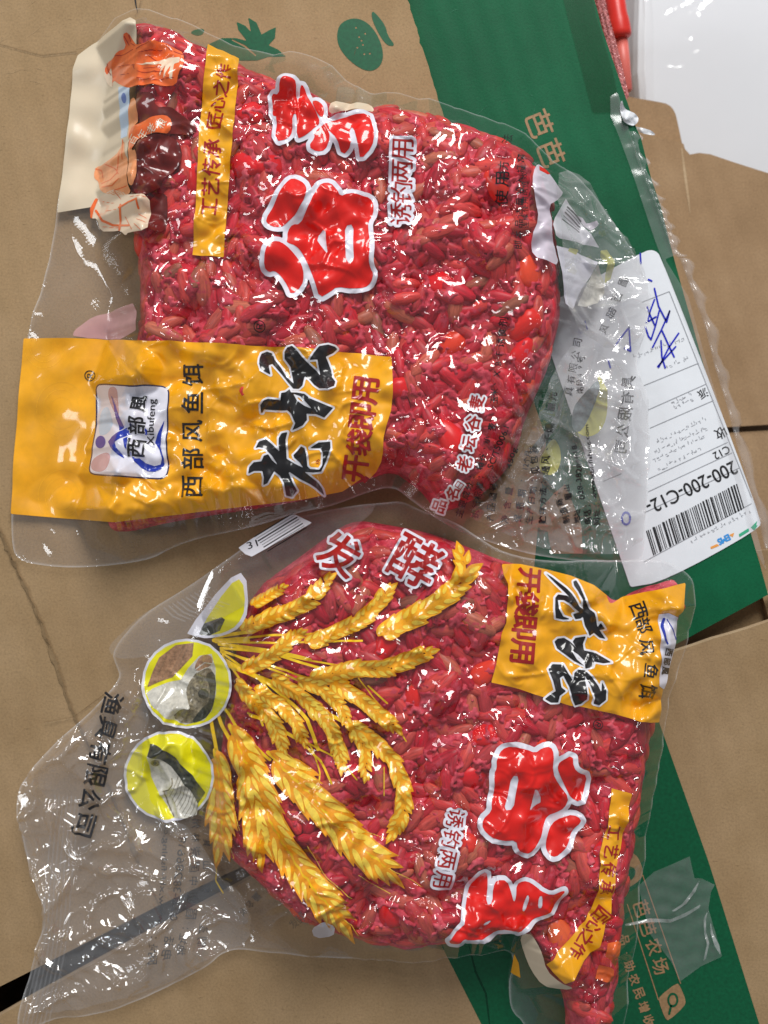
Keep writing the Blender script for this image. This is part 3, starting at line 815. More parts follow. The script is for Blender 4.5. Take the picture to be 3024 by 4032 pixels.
for r0, (a, b) in enumerate((((985, 1175), (660, 1330)), ((1000, 1235), (640, 1400)), ((990, 1290), (625, 1460)), ((960, 1370), (660, 1520)), ((900, 1040), (780, 1105)), ((890, 1010), (770, 1065)), ((880, 770), (710, 830)), ((840, 640), (510, 760)), ((1290, 1790), (900, 1990)))):
    a = np.array(a, float); b = np.array(b, float); L = np.hypot(*(b - a)); d = (b - a) / L; nn = np.array([-d[1], d[0]]); s = []
    q = 0.0
    while q < L:
        c0 = a + d * q; m = rb.integers(2, 4)
        for _ in range(m):
            e = c0 + d * rb.uniform(0, 18) + nn * rb.uniform(-11, 11); g = rb.choice([0, 1])
            s.append((FLAB([e, e + (d * 14 if g else nn * 14)]), 1.9))
        q += 31
    print_strokes('label_text', s, 'paper_grey', LG, lab, 2, h=1.3)
ltext('EMS', (1142, 1962), (1068, 2000), 42, 'logo_blue', fit=True, bold=1.5)
print_shape('label_logo', [FLAB([(1015, 2030), (1060, 2010), (1075, 2022), (1020, 2045)]), FLAB([(1140, 1950), (1175, 1935), (1165, 1965)])], 'logo_orange', LG, lab, 2, h=2)
print_shape('label_logo', [FLAB([(1205, 1945), (1270, 1905), (1275, 1925), (1210, 1965)]), FLAB([(1285, 1900), (1330, 1855), (1320, 1890), (1335, 1880), (1310, 1920)])], 'logo_green', LG, lab, 2, h=2)
pen = [[(640, 300), (668, 420), (722, 525), (742, 450)], [(640, 375), (612, 450), (592, 528)], [(592, 425), (612, 480), (642, 545)], [(586, 528), (650, 490)], [(580, 560), (600, 620), (618, 642), (650, 540), (672, 450)],
       [(742, 452), (690, 570), (628, 694)], [(692, 585), (735, 680), (772, 758)], [(802, 600), (740, 690), (668, 828)], [(684, 650), (690, 760), (712, 832)], [(662, 822), (782, 690)], [(545, 66), (549, 130)], [(600, 240), (622, 250)]]
for q in pen: print_strokes('pen_mark', [(FLAB(q), 6.5)], 'pen_blue', LG, lab, 3, h=2)
for q in ([(470, 560), (400, 650), (380, 680)], [(470, 560), (480, 720), (440, 700)], [(175, 520), (190, 570)], [(330, 780), (345, 830)]): print_strokes('pen_mark', [(FLAB(q), 7)], 'pen_blue', LG, lab, 3, h=2)
e0 = FLAB((450, 1840)); print_shape('pen_mark', [ring(e0, 20, 28), ring(e0, 12, 19)], 'pen_blue', LG, lab, 3, h=2)

# ------------------------------------------------------------------ the vacuum packets
RES = 0.00042
def kernel_mesh(name, a, b, c, kind, seed):
    """One kernel, ~100 triangles, long axis x; wheat carries its crease, corn is wedge shaped."""
    r = np.random.default_rng(seed); nu, nv = 10, 7
    v = []; g = []
    for j in range(nv + 1):
        ph = math.pi * j / nv; cx = -math.cos(ph); rad = math.sin(ph) ** 0.8
        for i in range(nu):
            t = 2 * math.pi * i / nu
            y, z = rad * math.cos(t), rad * math.sin(t)
            if kind == 'wheat':
                if z > 0: z *= 1 - 0.22 * math.exp(-(y / 0.25) ** 2)
                y *= 1 - 0.15 * cx
            else:
                y *= 0.78 + 0.28 * cx; z *= 0.9 + 0.1 * cx
                z = math.copysign(abs(z) ** 0.8, z)
            q = 1 + 0.05 * r.standard_normal()
            v.append((cx * a, y * b * q, z * c * q)); g.append((cx, y * 0.5, z * 0.5))
    f = [(j * nu + i, (j) * nu + (i + 1) % nu, (j + 1) * nu + (i + 1) % nu, (j + 1) * nu + i) for j in range(nv) for i in range(nu)]
    return np.array(v), f, np.array(g)
def kernel_data(name, v, f, g, mat):
    me = bpy.data.meshes.new(name); me.from_pydata([tuple(q) for q in v], [], f); me.materials.append(MATS[mat])
    me.polygons.foreach_set('use_smooth', np.ones(len(me.polygons), bool))
    me.attributes.new('gc', 'FLOAT_VECTOR', 'POINT').data.foreach_set('vector', np.asarray(g, np.float32).ravel()); me.update()
    return me
KIND = []
for s in range(5):
    KIND.append(('wheat', 0.0048 + 0.0003 * s, 0.0021 + 0.00012 * (s % 3), 0.0018, 'wheat_grain'))
for s in range(2):
    KIND.append(('corn', 0.0055, 0.0047 + 0.0003 * s, 0.0028, 'corn_grain'))
KM = [kernel_mesh('grain', a, b, c, k, 40 + i) for i, (k, a, b, c, m) in enumerate(KIND)]
KD = [kernel_data('corn_kernel' if KIND[i][0] == 'corn' else 'grain', *KM[i], KIND[i][4]) for i in range(len(KIND))]

class Packet:
    def __init__(self, name, label, content, outline, T, R, base, seed, tail=None, sheet_amp=0.0008, dents=(), zc=0.010, lift=0.007):
        self.root = thing(name, label, 'bait packet')
        content = smooth_loop(content, 2); outline = smooth_loop(outline, 2)
        cx, cy = P(content[:, 0], content[:, 1], zc); ox, oy = P(outline[:, 0], outline[:, 1], 0.003 + base)
        self.cs = loops_to_segs([np.stack([cx, cy], 1)]); self.os = loops_to_segs([np.stack([ox, oy], 1)])
        pad = 0.004
        self.x0, self.y0 = min(cx.min(), ox.min()) - pad, min(cy.min(), oy.min()) - pad
        x1, y1 = max(cx.max(), ox.max()) + pad, max(cy.max(), oy.max()) + pad
        self.nx = int((x1 - self.x0) / RES) + 2; self.ny = int((y1 - self.y0) / RES) + 2
        gx = self.x0 + np.arange(self.nx) * RES; gy = self.y0 + np.arange(self.ny) * RES
        self.gx, self.gy = gx, gy
        X, Y = np.meshgrid(gx, gy); self.X, self.Y = X, Y
        ny, nx = self.ny, self.nx
        Z0 = np.zeros((ny, nx)); self.Z = Z0
        dc = seg_sdf(X, Y, self.cs); do = seg_sdf(X, Y, self.os); self.dc, self.do = dc, do
        mm = 0.001 / RES
        nz = lambda lam, s, bw=0.45: fft_noise(ny, nx, lam * mm, seed * 100 + s, bw)
        # --- the packed mass: pillow with rounded shoulders, low swells and dents
        t = np.clip(dc / R, 0, 1)
        dome = np.sqrt(np.clip(1 - (1 - t) ** 2, 0, 1)) ** 0.9
        body = T * dome * (1 + 0.05 * nz(55, 1)) + 0.0011 * nz(20, 2) * t
        for (u, v, ru, depth) in dents:
            px, py = P(u, v, T * 0.8)
            body -= depth * np.exp(-((X - px) ** 2 + (Y - py) ** 2) / (ru * S0) ** 2) * t
        body = np.where(dc > 0, np.maximum(body, 0.0), -0.002) + base
        gyr, gxr = np.gradient(blur(body, 2.0 * mm), RES)
        self.body = body
        # --- kernels
        r = np.random.default_rng(seed); self.kern = []
        cand = np.stack([r.uniform(cx.min(), cx.max(), 26000), r.uniform(cy.min(), cy.max(), 26000)], 1)
        cell = 0.0038; occ = {}
        H = np.full((ny, nx), -1.0)
        ori = 1.6 * nz(30, 3)
        for (px, py) in cand:
            i = int((px - self.x0) / RES); j = int((py - self.y0) / RES)
            if not (1 < i < nx - 2 and 1 < j < ny - 2) or dc[j, i] < 0.0016: continue
            k = (int(px / cell), int(py / cell))
            corn = r.random() < 0.085
            rr = 0.0070 if corn else 0.0038
            bad = False
            for a in range(-2, 3):
                for b in range(-2, 3):
                    for (qx, qy, q2) in occ.get((k[0] + a, k[1] + b), ()):
                        if (qx - px) ** 2 + (qy - py) ** 2 < (0.5 * (rr + q2)) ** 2: bad = True; break
                    if bad: break
                if bad: break
            if bad: continue
            occ.setdefault(k, []).append((px, py, rr))
            ki = int(r.integers(5, 7)) if corn else int(r.integers(0, 5))
            _, A, B, C, _ = KIND[ki]
            sc = r.uniform(0.85, 1.12)
            g = np.array([gxr[j, i], gyr[j, i]]); gl = np.hypot(*g)
            if gl > 2.2: g *= 2.2 / gl
            n = Vector((-g[0], -g[1], 1)).normalized()
            yaw = ori[j, i] + r.normal(0, 0.75)
            tx = Vector((math.cos(yaw), math.sin(yaw), 0)); tx = (tx - n * tx.dot(n)).normalized()
            tx = (tx + n * r.normal(0, 0.09)).normalized(); ty = n.cross(tx).normalized(); tz = tx.cross(ty)
            sink = r.uniform(0.45, 0.85)
            ctr = Vector((px, py, body[j, i])) - n * (C * sc * sink)
            M = Matrix((tx, ty, tz)).transposed()
            self.kern.append((ki, ctr, M, sc))
            # stamp its upper side
            w = int(A * sc / RES) + 2
            i0, i1, j0, j1 = max(i - w, 0), min(i + w + 1, nx), max(j - w, 0), min(j + w + 1, ny)
            dx = X[j0:j1, i0:i1] - px; dy = Y[j0:j1, i0:i1] - py
            lx = (dx * math.cos(yaw) + dy * math.sin(yaw)) / (A * sc); ly = (-dx * math.sin(yaw) + dy * math.cos(yaw)) / (B * sc)
            q = 1 - lx * lx - ly * ly
            zz = ctr.z + g[0] * dx + g[1] * dy + C * sc * (1.12 * np.clip(q, 0, 1) ** 0.38 if corn else np.sqrt(np.clip(q, 0, 1))) * math.sqrt(1 + min(gl, 2.2) ** 2)
            zz = np.where(q > 0, zz, -1)
            H[j0:j1, i0:i1] = np.maximum(H[j0:j1, i0:i1], zz)
        paste = body - 0.0002 - 0.0008 * t + 0.00018 * nz(1.8, 4) + 0.00035 * nz(5, 5)
        top = np.maximum(H, paste)
        # --- the film sucked onto it
        d = top.copy()
        for (a, b) in ((1, 0), (-1, 0), (0, 1), (0, -1), (1, 1), (-1, 1), (1, -1), (-1, -1), (2, 0), (-2, 0), (0, 2), (0, -2)):
            d = np.maximum(d, np.roll(np.roll(top, a, 0), b, 1))
        skin = 0.7 * blur(d, 1.05 * mm) + 0.3 * blur(d, 2.6 * mm) + 0.00045
        inner = np.clip(dc / 0.003, 0, 1)
        n1 = nz(17, 6); n2 = nz(9.5, 7); patch = np.clip(0.6 + 0.5 * nz(24, 8), 0.1, 1.3)
        ridge = 0.0010 * np.exp(-np.abs(n1 / 0.15) ** 1.4) + 0.00062 * np.exp(-np.abs(n2 / 0.15) ** 1.4)
        skin = skin + inner * (patch * ridge + 0.00066 * nz(8.0, 12))
        for _ in range(3):                      # the film lies over every kernel
            ex = np.clip(np.where(H > 0, H + 0.00050, -1) - skin, 0, None) * (dc > 0)
            for (a, b) in ((1, 0), (-1, 0), (0, 1), (0, -1)): ex = np.maximum(ex, np.roll(np.roll(ex, a, 0), b, 1))
            skin = skin + 1.2 * blur(ex, 0.7 * mm)
        # crumbs of paste pressed flat against the film
        crumb = ((0.8 * nz(8, 9) + 0.5 * nz(2.6, 10) + 0.22 * nz(1.2, 11)) > 0.78) & (dc > 0.004)
        paste = np.where(crumb, np.minimum(skin - 0.00016, body + 0.0011), np.minimum(paste, skin - 0.00025))
        side = np.clip(dc / 0.006, 0, 1)
        paste = blur(paste, 1.2) * (1 - side) + blur(paste, 0.5) * side
        # --- the loose film round it
        dist = np.clip(-dc, 0, None)
        loose = np.clip(dist / 0.010, 0, 1)
        sw = sheet_amp * (nz(26, 13) + 0.5 * nz(13, 14))
        if tail is not None:
            tl = np.clip(seg_sdf(X, Y, loops_to_segs([np.stack(P(tail[:, 0], tail[:, 1], 0.004), 1)])) / 0.008, 0, 1)
            self.tail = tl
            cr = 0.0026 * np.clip(1 - np.abs(nz(24, 15)) / 0.7, 0, 1) + 0.0010 * np.clip(1 - np.abs(nz(12, 16)) / 0.7, 0, 1) + 0.0012 * nz(30, 17)
            sw = sw + tl * cr
        sh = base + 0.0014 + lift * np.exp(-dist / 0.0065) + sw * loose
        sh = np.maximum(sh, base + 0.0006)
        k = 0.0012
        film = np.where(dc > 0, np.maximum(skin, np.minimum(sh, base + 0.006 + 0 * sh)), np.maximum(sh, skin))
        for _ in range(44):                     # the film is too stiff to follow a vertical side: it bridges at a slope
            m = film
            for (a, b, l) in ((1, 0, 1), (-1, 0, 1), (0, 1, 1), (0, -1, 1), (1, 1, 1.4142), (1, -1, 1.4142), (-1, 1, 1.4142), (-1, -1, 1.4142)):
                m = np.maximum(m, np.roll(np.roll(film, a, 0), b, 1) - 1.35 * RES * l)
            film = m
        film = blur(film, 0.6)
        paste = np.minimum(paste, film - 0.00012)
        self.Z = film; self.paste = paste
        self.seal = np.clip((dist - 0.001) / 0.006, 0, 1) * (0.55 + 0.45 * (self.tail if tail is not None else 0))
        cz = nz(28, 31); cz2 = nz(15, 32)
        self.fold = 0.0036 * np.clip(1 - np.abs(cz) / 0.75, 0, 1) + 0.0016 * np.clip(1 - np.abs(cz2) / 0.7, 0, 1) + 0.0009 * nz(34, 33)
        self.seal = self.seal + 4.5 * np.exp(-(do / 0.00042) ** 2)  # cut-edge highlight painted as extra haze along the film outline

    def sample(self, x, y, a=None):
        a = self.Z if a is None else a
        fx = np.clip((x - self.x0) / RES, 0, self.nx - 1.001); fy = np.clip((y - self.y0) / RES, 0, self.ny - 1.001)
        i = fx.astype(int); j = fy.astype(int); tx = fx - i; ty = fy - j
        return (a[j, i] * (1 - tx) + a[j, i + 1] * tx) * (1 - ty) + (a[j + 1, i] * (1 - tx) + a[j + 1, i + 1] * tx) * ty
    def surf(self, u, v):
        u = np.asarray(u, float); v = np.asarray(v, float)
        if not hasattr(self, 'Zs'): self.Zs = blur(self.Z, 0.003 / RES)
        z = np.full(u.shape, 0.015)
        for _ in range(9):
            x, y = P(u, v, z); z = 0.4 * z + 0.6 * self.sample(x, y, self.Zs)
        x, y = P(u, v, z)
        return x, y, self.sample(x, y)

    def grid_mesh(self, name, Z, field, mat, step=1, smooth=True, attrs=None):
        """Mesh over the cells where field > 0; the outer vertices slide onto the outline."""
        f = field[::step, ::step]; Zs = Z[::step, ::step]
        X = self.X[::step, ::step].copy(); Y = self.Y[::step, ::step].copy()
        ins = f > 0
        cell = ins[:-1, :-1] | ins[1:, :-1] | ins[:-1, 1:] | ins[1:, 1:]
        gy, gx = np.gradient(f, RES * step)
        gl = np.maximum(np.hypot(gx, gy), 1e-6)
        out = ~ins
        X[out] -= (f * gx / gl ** 2)[out]; Y[out] -= (f * gy / gl ** 2)[out]
        Zv = Zs.copy(); Zv[out] = self.sample(X[out], Y[out], Z)
        used = np.zeros(f.shape, bool)
        used[:-1, :-1] |= cell; used[1:, :-1] |= cell; used[:-1, 1:] |= cell; used[1:, 1:] |= cell
        idx = -np.ones(f.shape, int); idx[used] = np.arange(used.sum())
        j, i = np.nonzero(cell)
        faces = np.stack([idx[j, i], idx[j, i + 1], idx[j + 1, i + 1], idx[j + 1, i]], 1)
        v = np.stack([X[used], Y[used], Zv[used]], 1)
        me = bpy.data.meshes.new(name)
        me.vertices.add(len(v)); me.vertices.foreach_set('co', v.ravel())
        me.loops.add(faces.size); me.loops.foreach_set('vertex_index', faces.ravel())
        me.polygons.add(len(faces)); me.polygons.foreach_set('loop_start', np.arange(0, faces.size, 4))
        me.polygons.foreach_set('use_smooth', np.full(len(faces), smooth))
        me.update(calc_edges=True)
        if attrs is not None:
            me.attributes.new('seal', 'FLOAT', 'POINT').data.foreach_set('value', attrs[::step, ::step][used].astype(np.float32))
        me.materials.append(MATS[mat])
        o = bpy.data.objects.new(name, me); COL.objects.link(o); o.parent = self.root
        return o

    def build(self):
        self.grid_mesh('clear_film', self.Z, self.do, 'film', attrs=self.seal)
        self.grid_mesh('back_film', np.full(self.Z.shape, self.base_z()), self.do, 'back_film', step=6, attrs=self.seal)
        self.grid_mesh('bait_paste', self.paste, self.dc - 0.0004, 'bait_paste', step=1)
        ks = sorted(self.kern, key=lambda k: -(k[1].z + 0.004 * (KIND[k[0]][0] == 'corn')))
        vs, fs, gs, nv = [[], []], [[], []], [[], []], [0, 0]
        for n, (ki, c, M, sc) in enumerate(ks):
            if n < 290:
                nm = 'corn_kernel' if KIND[ki][0] == 'corn' else 'grain'
                o = bpy.data.objects.new(nm, KD[ki]); COL.objects.link(o)
                m4 = M.to_4x4() @ Matrix.Scale(sc, 4); m4.translation = c
                o.matrix_world = m4; o.parent = self.root
            else:
                q = 1 if KIND[ki][0] == 'corn' else 0
                v, f, g = KM[ki]
                w = (np.array(M) @ (v * sc).T).T + np.array(c)
                vs[q].append(w); gs[q].append(g); fs[q] += [tuple(a + nv[q] for a in t) for t in f]; nv[q] += len(w)
        for q, nm in ((0, 'wheat_grain'), (1, 'corn_grain')):
            if not vs[q]: continue
            o = bpy.data.objects.new('packed_grain', kernel_data('packed_grain', np.vstack(vs[q]), fs[q], np.vstack(gs[q]), nm))
            COL.objects.link(o); o.parent = self.root; o['kind'] = 'stuff'
    def base_z(self): return self._b

c1 = DP([(288, 44), (350, 58), (450, 98), (520, 134), (590, 165), (650, 178), (700, 212), (760, 232), (800, 240), (832, 224), (900, 236), (1000, 264), (1080, 297), (1130, 327), (1172, 366), (1194, 420), (1208, 500),
         (1214, 600), (1220, 680), (1204, 735), (1192, 790), (1165, 850), (1138, 910), (1128, 960), (1105, 1010), (1060, 1060), (1000, 1098), (945, 1112), (912, 1066), (880, 1042), (848, 1020), (800, 1036), (700, 1074), (600, 1094), (480, 1112), (350, 1133), (270, 1154), (222, 1148), (222, 1080), (240, 960), (262, 840),
         (290, 740), (296, 640), (292, 540), (272, 470), (276, 380), (288, 260), (284, 150), (280, 70)])
o1 = DP([(303, 30), (284, 36), (166, 118), (155, 150), (150, 240), (122, 460), (87, 625), (52, 728), (45, 803), (30, 983), (23, 1108), (21, 1186), (36, 1210), (85, 1222), (175, 1228), (320, 1212), (370, 1184), (425, 1164), (550, 1139), (650, 1106), (715, 1096), (800, 1062), (850, 1052), (885, 1080), (935, 1118), (995, 1150), (1060, 1172),
         (1150, 1200), (1280, 1216), (1388, 1212), (1393, 1200), (1400, 1083), (1405, 958), (1402, 848), (1372, 798), (1394, 720), (1412, 628), (1362, 532), (1330, 480), (1282, 415), (1232, 366), (1190, 366), (1130, 316), (1080, 290), (1000, 258), (900, 230), (830, 217), (800, 216), (745, 170), (690, 132), (650, 123), (555, 125), (525, 128), (450, 92), (415, 74), (350, 52)])
tail1 = DP([(1200, 360), (1300, 400), (1430, 620), (1410, 1240), (1000, 1190), (1080, 1060), (1140, 940), (1215, 740), (1222, 560)])
pk1 = Packet('bait_packet', 'upper packet of red grain bait with wide yellow band at its left end', c1, o1, 0.0235, 0.015, 0.0004, 1, tail1, 0.0006,
             dents=[(430, 1750, 420, 0.008), (1250, 560, 150, 0.004), (1560, 1950, 200, 0.003), (2150, 800, 160, 0.002)])
pk1._b = 0.0004
c2 = DP([(765, 1120), (829, 1130), (900, 1142), (955, 1158), (1030, 1186), (1080, 1208), (1180, 1232), (1270, 1254), (1315, 1282), (1332, 1300), (1380, 1272), (1430, 1258), (1474, 1247), (1472, 1307), (1452, 1372), (1436, 1440), (1430, 1487), (1417, 1567), (1404, 1632), (1392, 1707), (1375, 1791), (1360, 1901), (1344, 2016), (1336, 2110), (1326, 2212), (1320, 2300), (1225, 2300),
         (1222, 2191), (1212, 2140), (1165, 2094), (1130, 2034), (1118, 2016), (1040, 2030), (955, 2038), (880, 2061), (829, 2048), (750, 2030), (690, 2010), (630, 1978), (575, 1925), (500, 1866), (478, 1830), (462, 1760), (468, 1660), (482, 1540), (500, 1430), (520, 1330), (555, 1265), (650, 1198), (712, 1150)])
o2 = DP([(829, 1086), (870, 1082), (906, 1102), (980, 1126), (1030, 1161), (1080, 1192), (1180, 1212), (1275, 1207), (1330, 1212), (1425, 1205), (1484, 1240), (1482, 1290), (1470, 1372), (1452, 1437), (1424, 1487), (1417, 1567), (1408, 1632), (1394, 1707), (1379, 1791), (1364, 1901), (1349, 2016), (1341, 2110), (1331, 2212), (1325, 2310), (1150, 2310),
         (1136, 2212), (1104, 2188), (1098, 2131), (1108, 2066), (1094, 2031), (1040, 2034), (955, 2044), (880, 2068), (829, 2062), (690, 2072), (550, 2054), (482, 2056), (450, 2086), (350, 2146), (250, 2182), (200, 2200), (100, 2206), (40, 2240), (33, 2206), (55, 2126), (85, 2031), (102, 1971), (95, 1936), (55, 1871), (37, 1781), (33, 1716), (50, 1684), (120, 1602), (175, 1557), (215, 1517), (258, 1467), (250, 1442), (240, 1404), (305, 1327), (400, 1272), (520, 1187), (600, 1130), (700, 1104), (765, 1092)])
tail2 = DP([(20, 1640), (300, 1440), (470, 1440), (440, 1760), (500, 1900), (600, 2000), (480, 2080), (20, 2260)])
pk2 = Packet('bait_packet', 'lower packet of red grain bait printed with wheat ears and fish circles', c2, o2, 0.0225, 0.014, 0.0018, 2, tail2, 0.0006,
             dents=[(2430, 2430, 130, 0.008), (2060, 3660, 120, 0.004), (2300, 3600, 120, 0.005), (1000, 3480, 150, 0.004)])
pk2._b = 0.0012; pk2.fold *= 0.62
pk1.build(); pk2.build()
class Crumpled:
    def __init__(self, pk, dz): self.pk, self.dz = pk, dz
    def surf(self, u, v):
        pk = self.pk; z = np.full(np.shape(u), 0.010)
        if not hasattr(pk, 'Zs'): pk.Zs = blur(pk.Z, 0.003 / RES)
        for _ in range(8):
            x, y = P(u, v, z); z = 0.4 * z + 0.6 * (np.maximum(pk.sample(x, y, pk.Zs), pk.sample(x, y)) + self.dz)
        x, y = P(u, v, z); return x, y, z + np.clip(pk.sample(x, y, pk.fold), 0, None)
C1 = Crumpled(pk1, 0.0014); C2 = Crumpled(pk2, 0.0012)

# ------------------------------------------------------------------ printing on the upper packet
R1 = pk1.root
def pr(name, loops, mat, level=1, **kw): return print_shape(name, loops, mat, pk1, R1, level, **kw)
def tx1(s, F, a, b, size, mat='ink_black', level=4, name='text_line', **kw): return print_text(name, s, F(a), F(b), F.len(size), mat, kw.pop('on', pk1), R1, level, **kw)

# yellow band across the left end
pr('yellow_band', [np.vstack([DP([(51, 731), (150, 730), (250, 733), (385, 738), (500, 743)]), FL1([(0, 105), (300, 116), (560, 130), (800, 150), (1200, 188), (1556, 230), (1568, 440), (1570, 620), (1552, 790), (1500, 960), (1472, 1080), (1466, 1240), (1446, 1340), (1395, 1440), (1330, 1510)]),
                              DP([(790, 1028), (740, 1062), (650, 1080), (480, 1100), (350, 1116), (250, 1128), (150, 1121), (24, 1110), (30, 985), (45, 803)])])], 'ink_yellow', 0, h=5)
for cx_, cy_, rr_ in ((265, 450, 150), (190, 180, 120), (270, 830, 150), (420, 640, 110)):   # faint rings in the yellow ground
    for q in (1.0, 0.72, 0.45):
        cc = Z3((cx_, cy_)); rx = Z3.len(rr_ * q * 0.72); lp = [ring(cc, rx, rx * 1.1), ring(cc, rx - 2.4, rx * 1.1 - 2.4)]
        pr('printed_ring', lp, 'ink_yellow_pale', 1, h=2.5, clip=Z3([(90, 150), (440, 160), (430, 920), (52, 895), (66, 620)]))
tx1('西部风鱼饵', FLOGO, (1458, 1645), (1462, 245), 265, 'ink_black', 3, bold=1.2)
# brand panel
panel = smooth_loop(FLOGO([(240, 470), (238, 430), (260, 380), (310, 358), (560, 372), (720, 392), (830, 374), (1040, 376), (1100, 386), (1150, 420), (1170, 480), (1150, 800), (1140, 1100), (1160, 1420), (1150, 1500), (1090, 1552), (1000, 1550), (700, 1530), (300, 1505), (220, 1495), (175, 1460), (165, 1400), (215, 1050), (245, 800)]), 1)
pr('emblem_border', panel, 'ink_navy', 2, grow=1.5)
pr('emblem_panel', panel, 'ink_white', 3, grow=-4.0)
for l in ([(300, 700), (390, 620), (450, 760), (460, 900), (380, 1000), (270, 1000)],): pr('emblem_tint', FLOGO(l), 'ink_pale_blue', 4, soft=2)
for l in ([(190, 1300), (380, 1200), (450, 1270), (380, 1470), (190, 1450)], [(420, 390), (520, 400), (520, 560), (560, 780), (470, 700), (390, 520)]): pr('emblem_tint', FLOGO(l), 'ink_pink', 4, soft=2)
pr('emblem_dot', ring(FLOGO((310, 1087)), FLOGO.len(66), FLOGO.len(80)), 'ink_blue', 5, h=3)
pr('emblem_figure', FLOGO([(427, 470), (500, 640), (560, 790), (605, 905), (548, 945), (510, 800), (460, 600)]), 'ink_blue', 5, h=2.5)
pr('emblem_figure', FLOGO([(410, 1085), (460, 1020), (555, 950), (640, 905), (690, 960), (690, 990), (570, 1040), (500, 1090), (520, 1160), (612, 1295), (520, 1245), (450, 1165)]), 'ink_blue', 5, h=2.5)
pr('emblem_swoosh', FLOGO([(600, 1045), (650, 1022), (672, 1080), (640, 1140), (700, 1235), (735, 1290), (790, 1290), (870, 1352), (980, 1390), (1060, 1370), (1086, 1290), (1050, 1190), (985, 1090), (1050, 930), (1110, 800), (1075, 970), (1058, 1140), (1108, 1290), (1106, 1370), (1060, 1430), (990, 1460), (900, 1455), (810, 1410), (740, 1340), (680, 1250), (620, 1150)]), 'ink_blue', 5, h=2.5)
pr('emblem_swoosh', FLOGO([(845, 985), (890, 1005), (905, 945), (862, 905), (815, 990)]), 'ink_blue', 5, h=2.5)
for ch, c_, sz in (('西', (765, 1165), 225), ('部', (765, 880), 215), ('風', (790, 600), 200)):
    tx1(ch, FLOGO, c_, (c_[0] + 0.1, c_[1] - 1), sz, 'ink_black', 7, bold=1.8, back='ink_white', back_grow=3.6, stretch=1.0)
tx1('Xibufeng', FLOGO, (950, 1125), (965, 545), 120, 'ink_black', 7, fit=True, bold=0.2)
tx1('®', FLOGO, (166, 250), (166.1, 249), 190, 'ink_black', 3)
# two brush characters, black with a pale rim
brush = [FL1([(170, 240), (185, 190), (240, 165), (290, 180), (310, 220), (320, 250), (390, 340), (450, 440), (525, 510), (490, 330), (430, 250), (430, 180), (460, 130), (510, 115), (545, 150), (575, 180), (600, 215), (640, 260), (690, 310), (770, 380), (805, 425), (780, 260), (695, 265), (740, 190), (800, 120), (890, 100), (960, 120), (985, 145), (935, 190), (865, 230), (890, 290), (920, 370), (935, 450), (965, 490), (955, 540), (890, 570), (800, 565), (740, 520), (690, 460), (640, 430), (620, 530), (580, 565), (520, 560), (470, 500), (390, 400), (300, 300), (265, 320), (285, 420), (190, 370), (165, 300)])]
brush2 = [FL1([(180, 815), (175, 740), (210, 690), (260, 670), (390, 690), (395, 610), (440, 600), (480, 565), (495, 600), (560, 605), (640, 620), (700, 670), (940, 765), (850, 870), (760, 835), (660, 825), (665, 890), (620, 950), (560, 980), (510, 1000), (545, 930), (500, 830), (460, 790), (330, 790), (210, 780), (195, 815)]), FL1([(520, 615), (600, 645), (722, 780), (640, 745), (560, 690)])]
brush3 = [FL1([(125, 1190), (160, 1120), (235, 1095), (300, 1150), (380, 1230), (370, 1150), (370, 1080), (400, 1035), (460, 1020), (440, 1100), (445, 1200), (450, 1300), (530, 1350), (630, 1400), (590, 1340), (530, 1290), (520, 1260), (560, 1220), (600, 1170), (640, 1190), (660, 1260), (670, 1380), (700, 1410), (800, 1420), (830, 1370), (835, 1240), (810, 1190), (700, 1190), (790, 1130), (910, 1120), (915, 1190), (870, 1320), (820, 1440), (740, 1450), (640, 1440), (690, 1480), (780, 1550), (830, 1620), (850, 1690), (760, 1610), (700, 1570), (600, 1520), (480, 1440), (470, 1450), (520, 1560), (565, 1640), (510, 1705), (450, 1690), (430, 1560), (380, 1480), (320, 1430), (290, 1490), (250, 1560), (205, 1580), (215, 1500), (200, 1430), (110, 1430), (50, 1460), (60, 1390), (110, 1340), (190, 1330), (215, 1270), (260, 1255), (300, 1320), (360, 1370), (300, 1270), (220, 1190), (160, 1180)])]
for b_ in (brush, brush2, brush3):
    pr('character_rim', b_, 'ink_white_pure', 2, grow=7.5, h=3)
    pr('brush_character', b_, 'ink_black', 4, h=3)
tx1('开袋即用', FL1, (1180, 1405), (1285, 585), 265, 'ink_dark_red', 3, bold=3.2)
tx1('XBF', FL1, (778, 1368), (778, 1288), 44, 'ink_dark_red', 3, fit=True)
# two fat red characters with white rims
gu = [[FA1([(150, 1400), (230, 1260), (290, 1130), (340, 1060), (400, 1020), (470, 1040), (520, 1090), (525, 1160), (490, 1240), (400, 1380), (320, 1450), (240, 1465), (180, 1440)])],
      [FA1([(350, 1570), (350, 1500), (400, 1435), (460, 1430), (540, 1290), (600, 1150), (660, 1070), (740, 1065), (800, 1130), (830, 1185), (900, 1160), (1020, 1190), (1100, 1190), (1130, 1240), (1130, 1330), (1080, 1420), (1085, 1500), (1100, 1620), (1085, 1760), (1100, 1830), (1130, 1880), (1110, 1960), (1050, 2010), (950, 2020), (800, 2000), (740, 2050), (640, 2105), (600, 1960), (550, 1830), (490, 1700), (430, 1630), (340, 1600)]),
       FA1([(605, 1555), (695, 1465), (700, 1600), (720, 1720), (660, 1640)]), FA1([(870, 1450), (950, 1430), (945, 1600), (955, 1785), (880, 1785), (875, 1600)])],
      [FA1([(150, 1680), (190, 1610), (260, 1590), (330, 1620), (420, 1710), (480, 1800), (500, 1900), (480, 1990), (385, 2080), (350, 1990), (290, 1900), (230, 1850), (180, 1870), (140, 1830)])]]
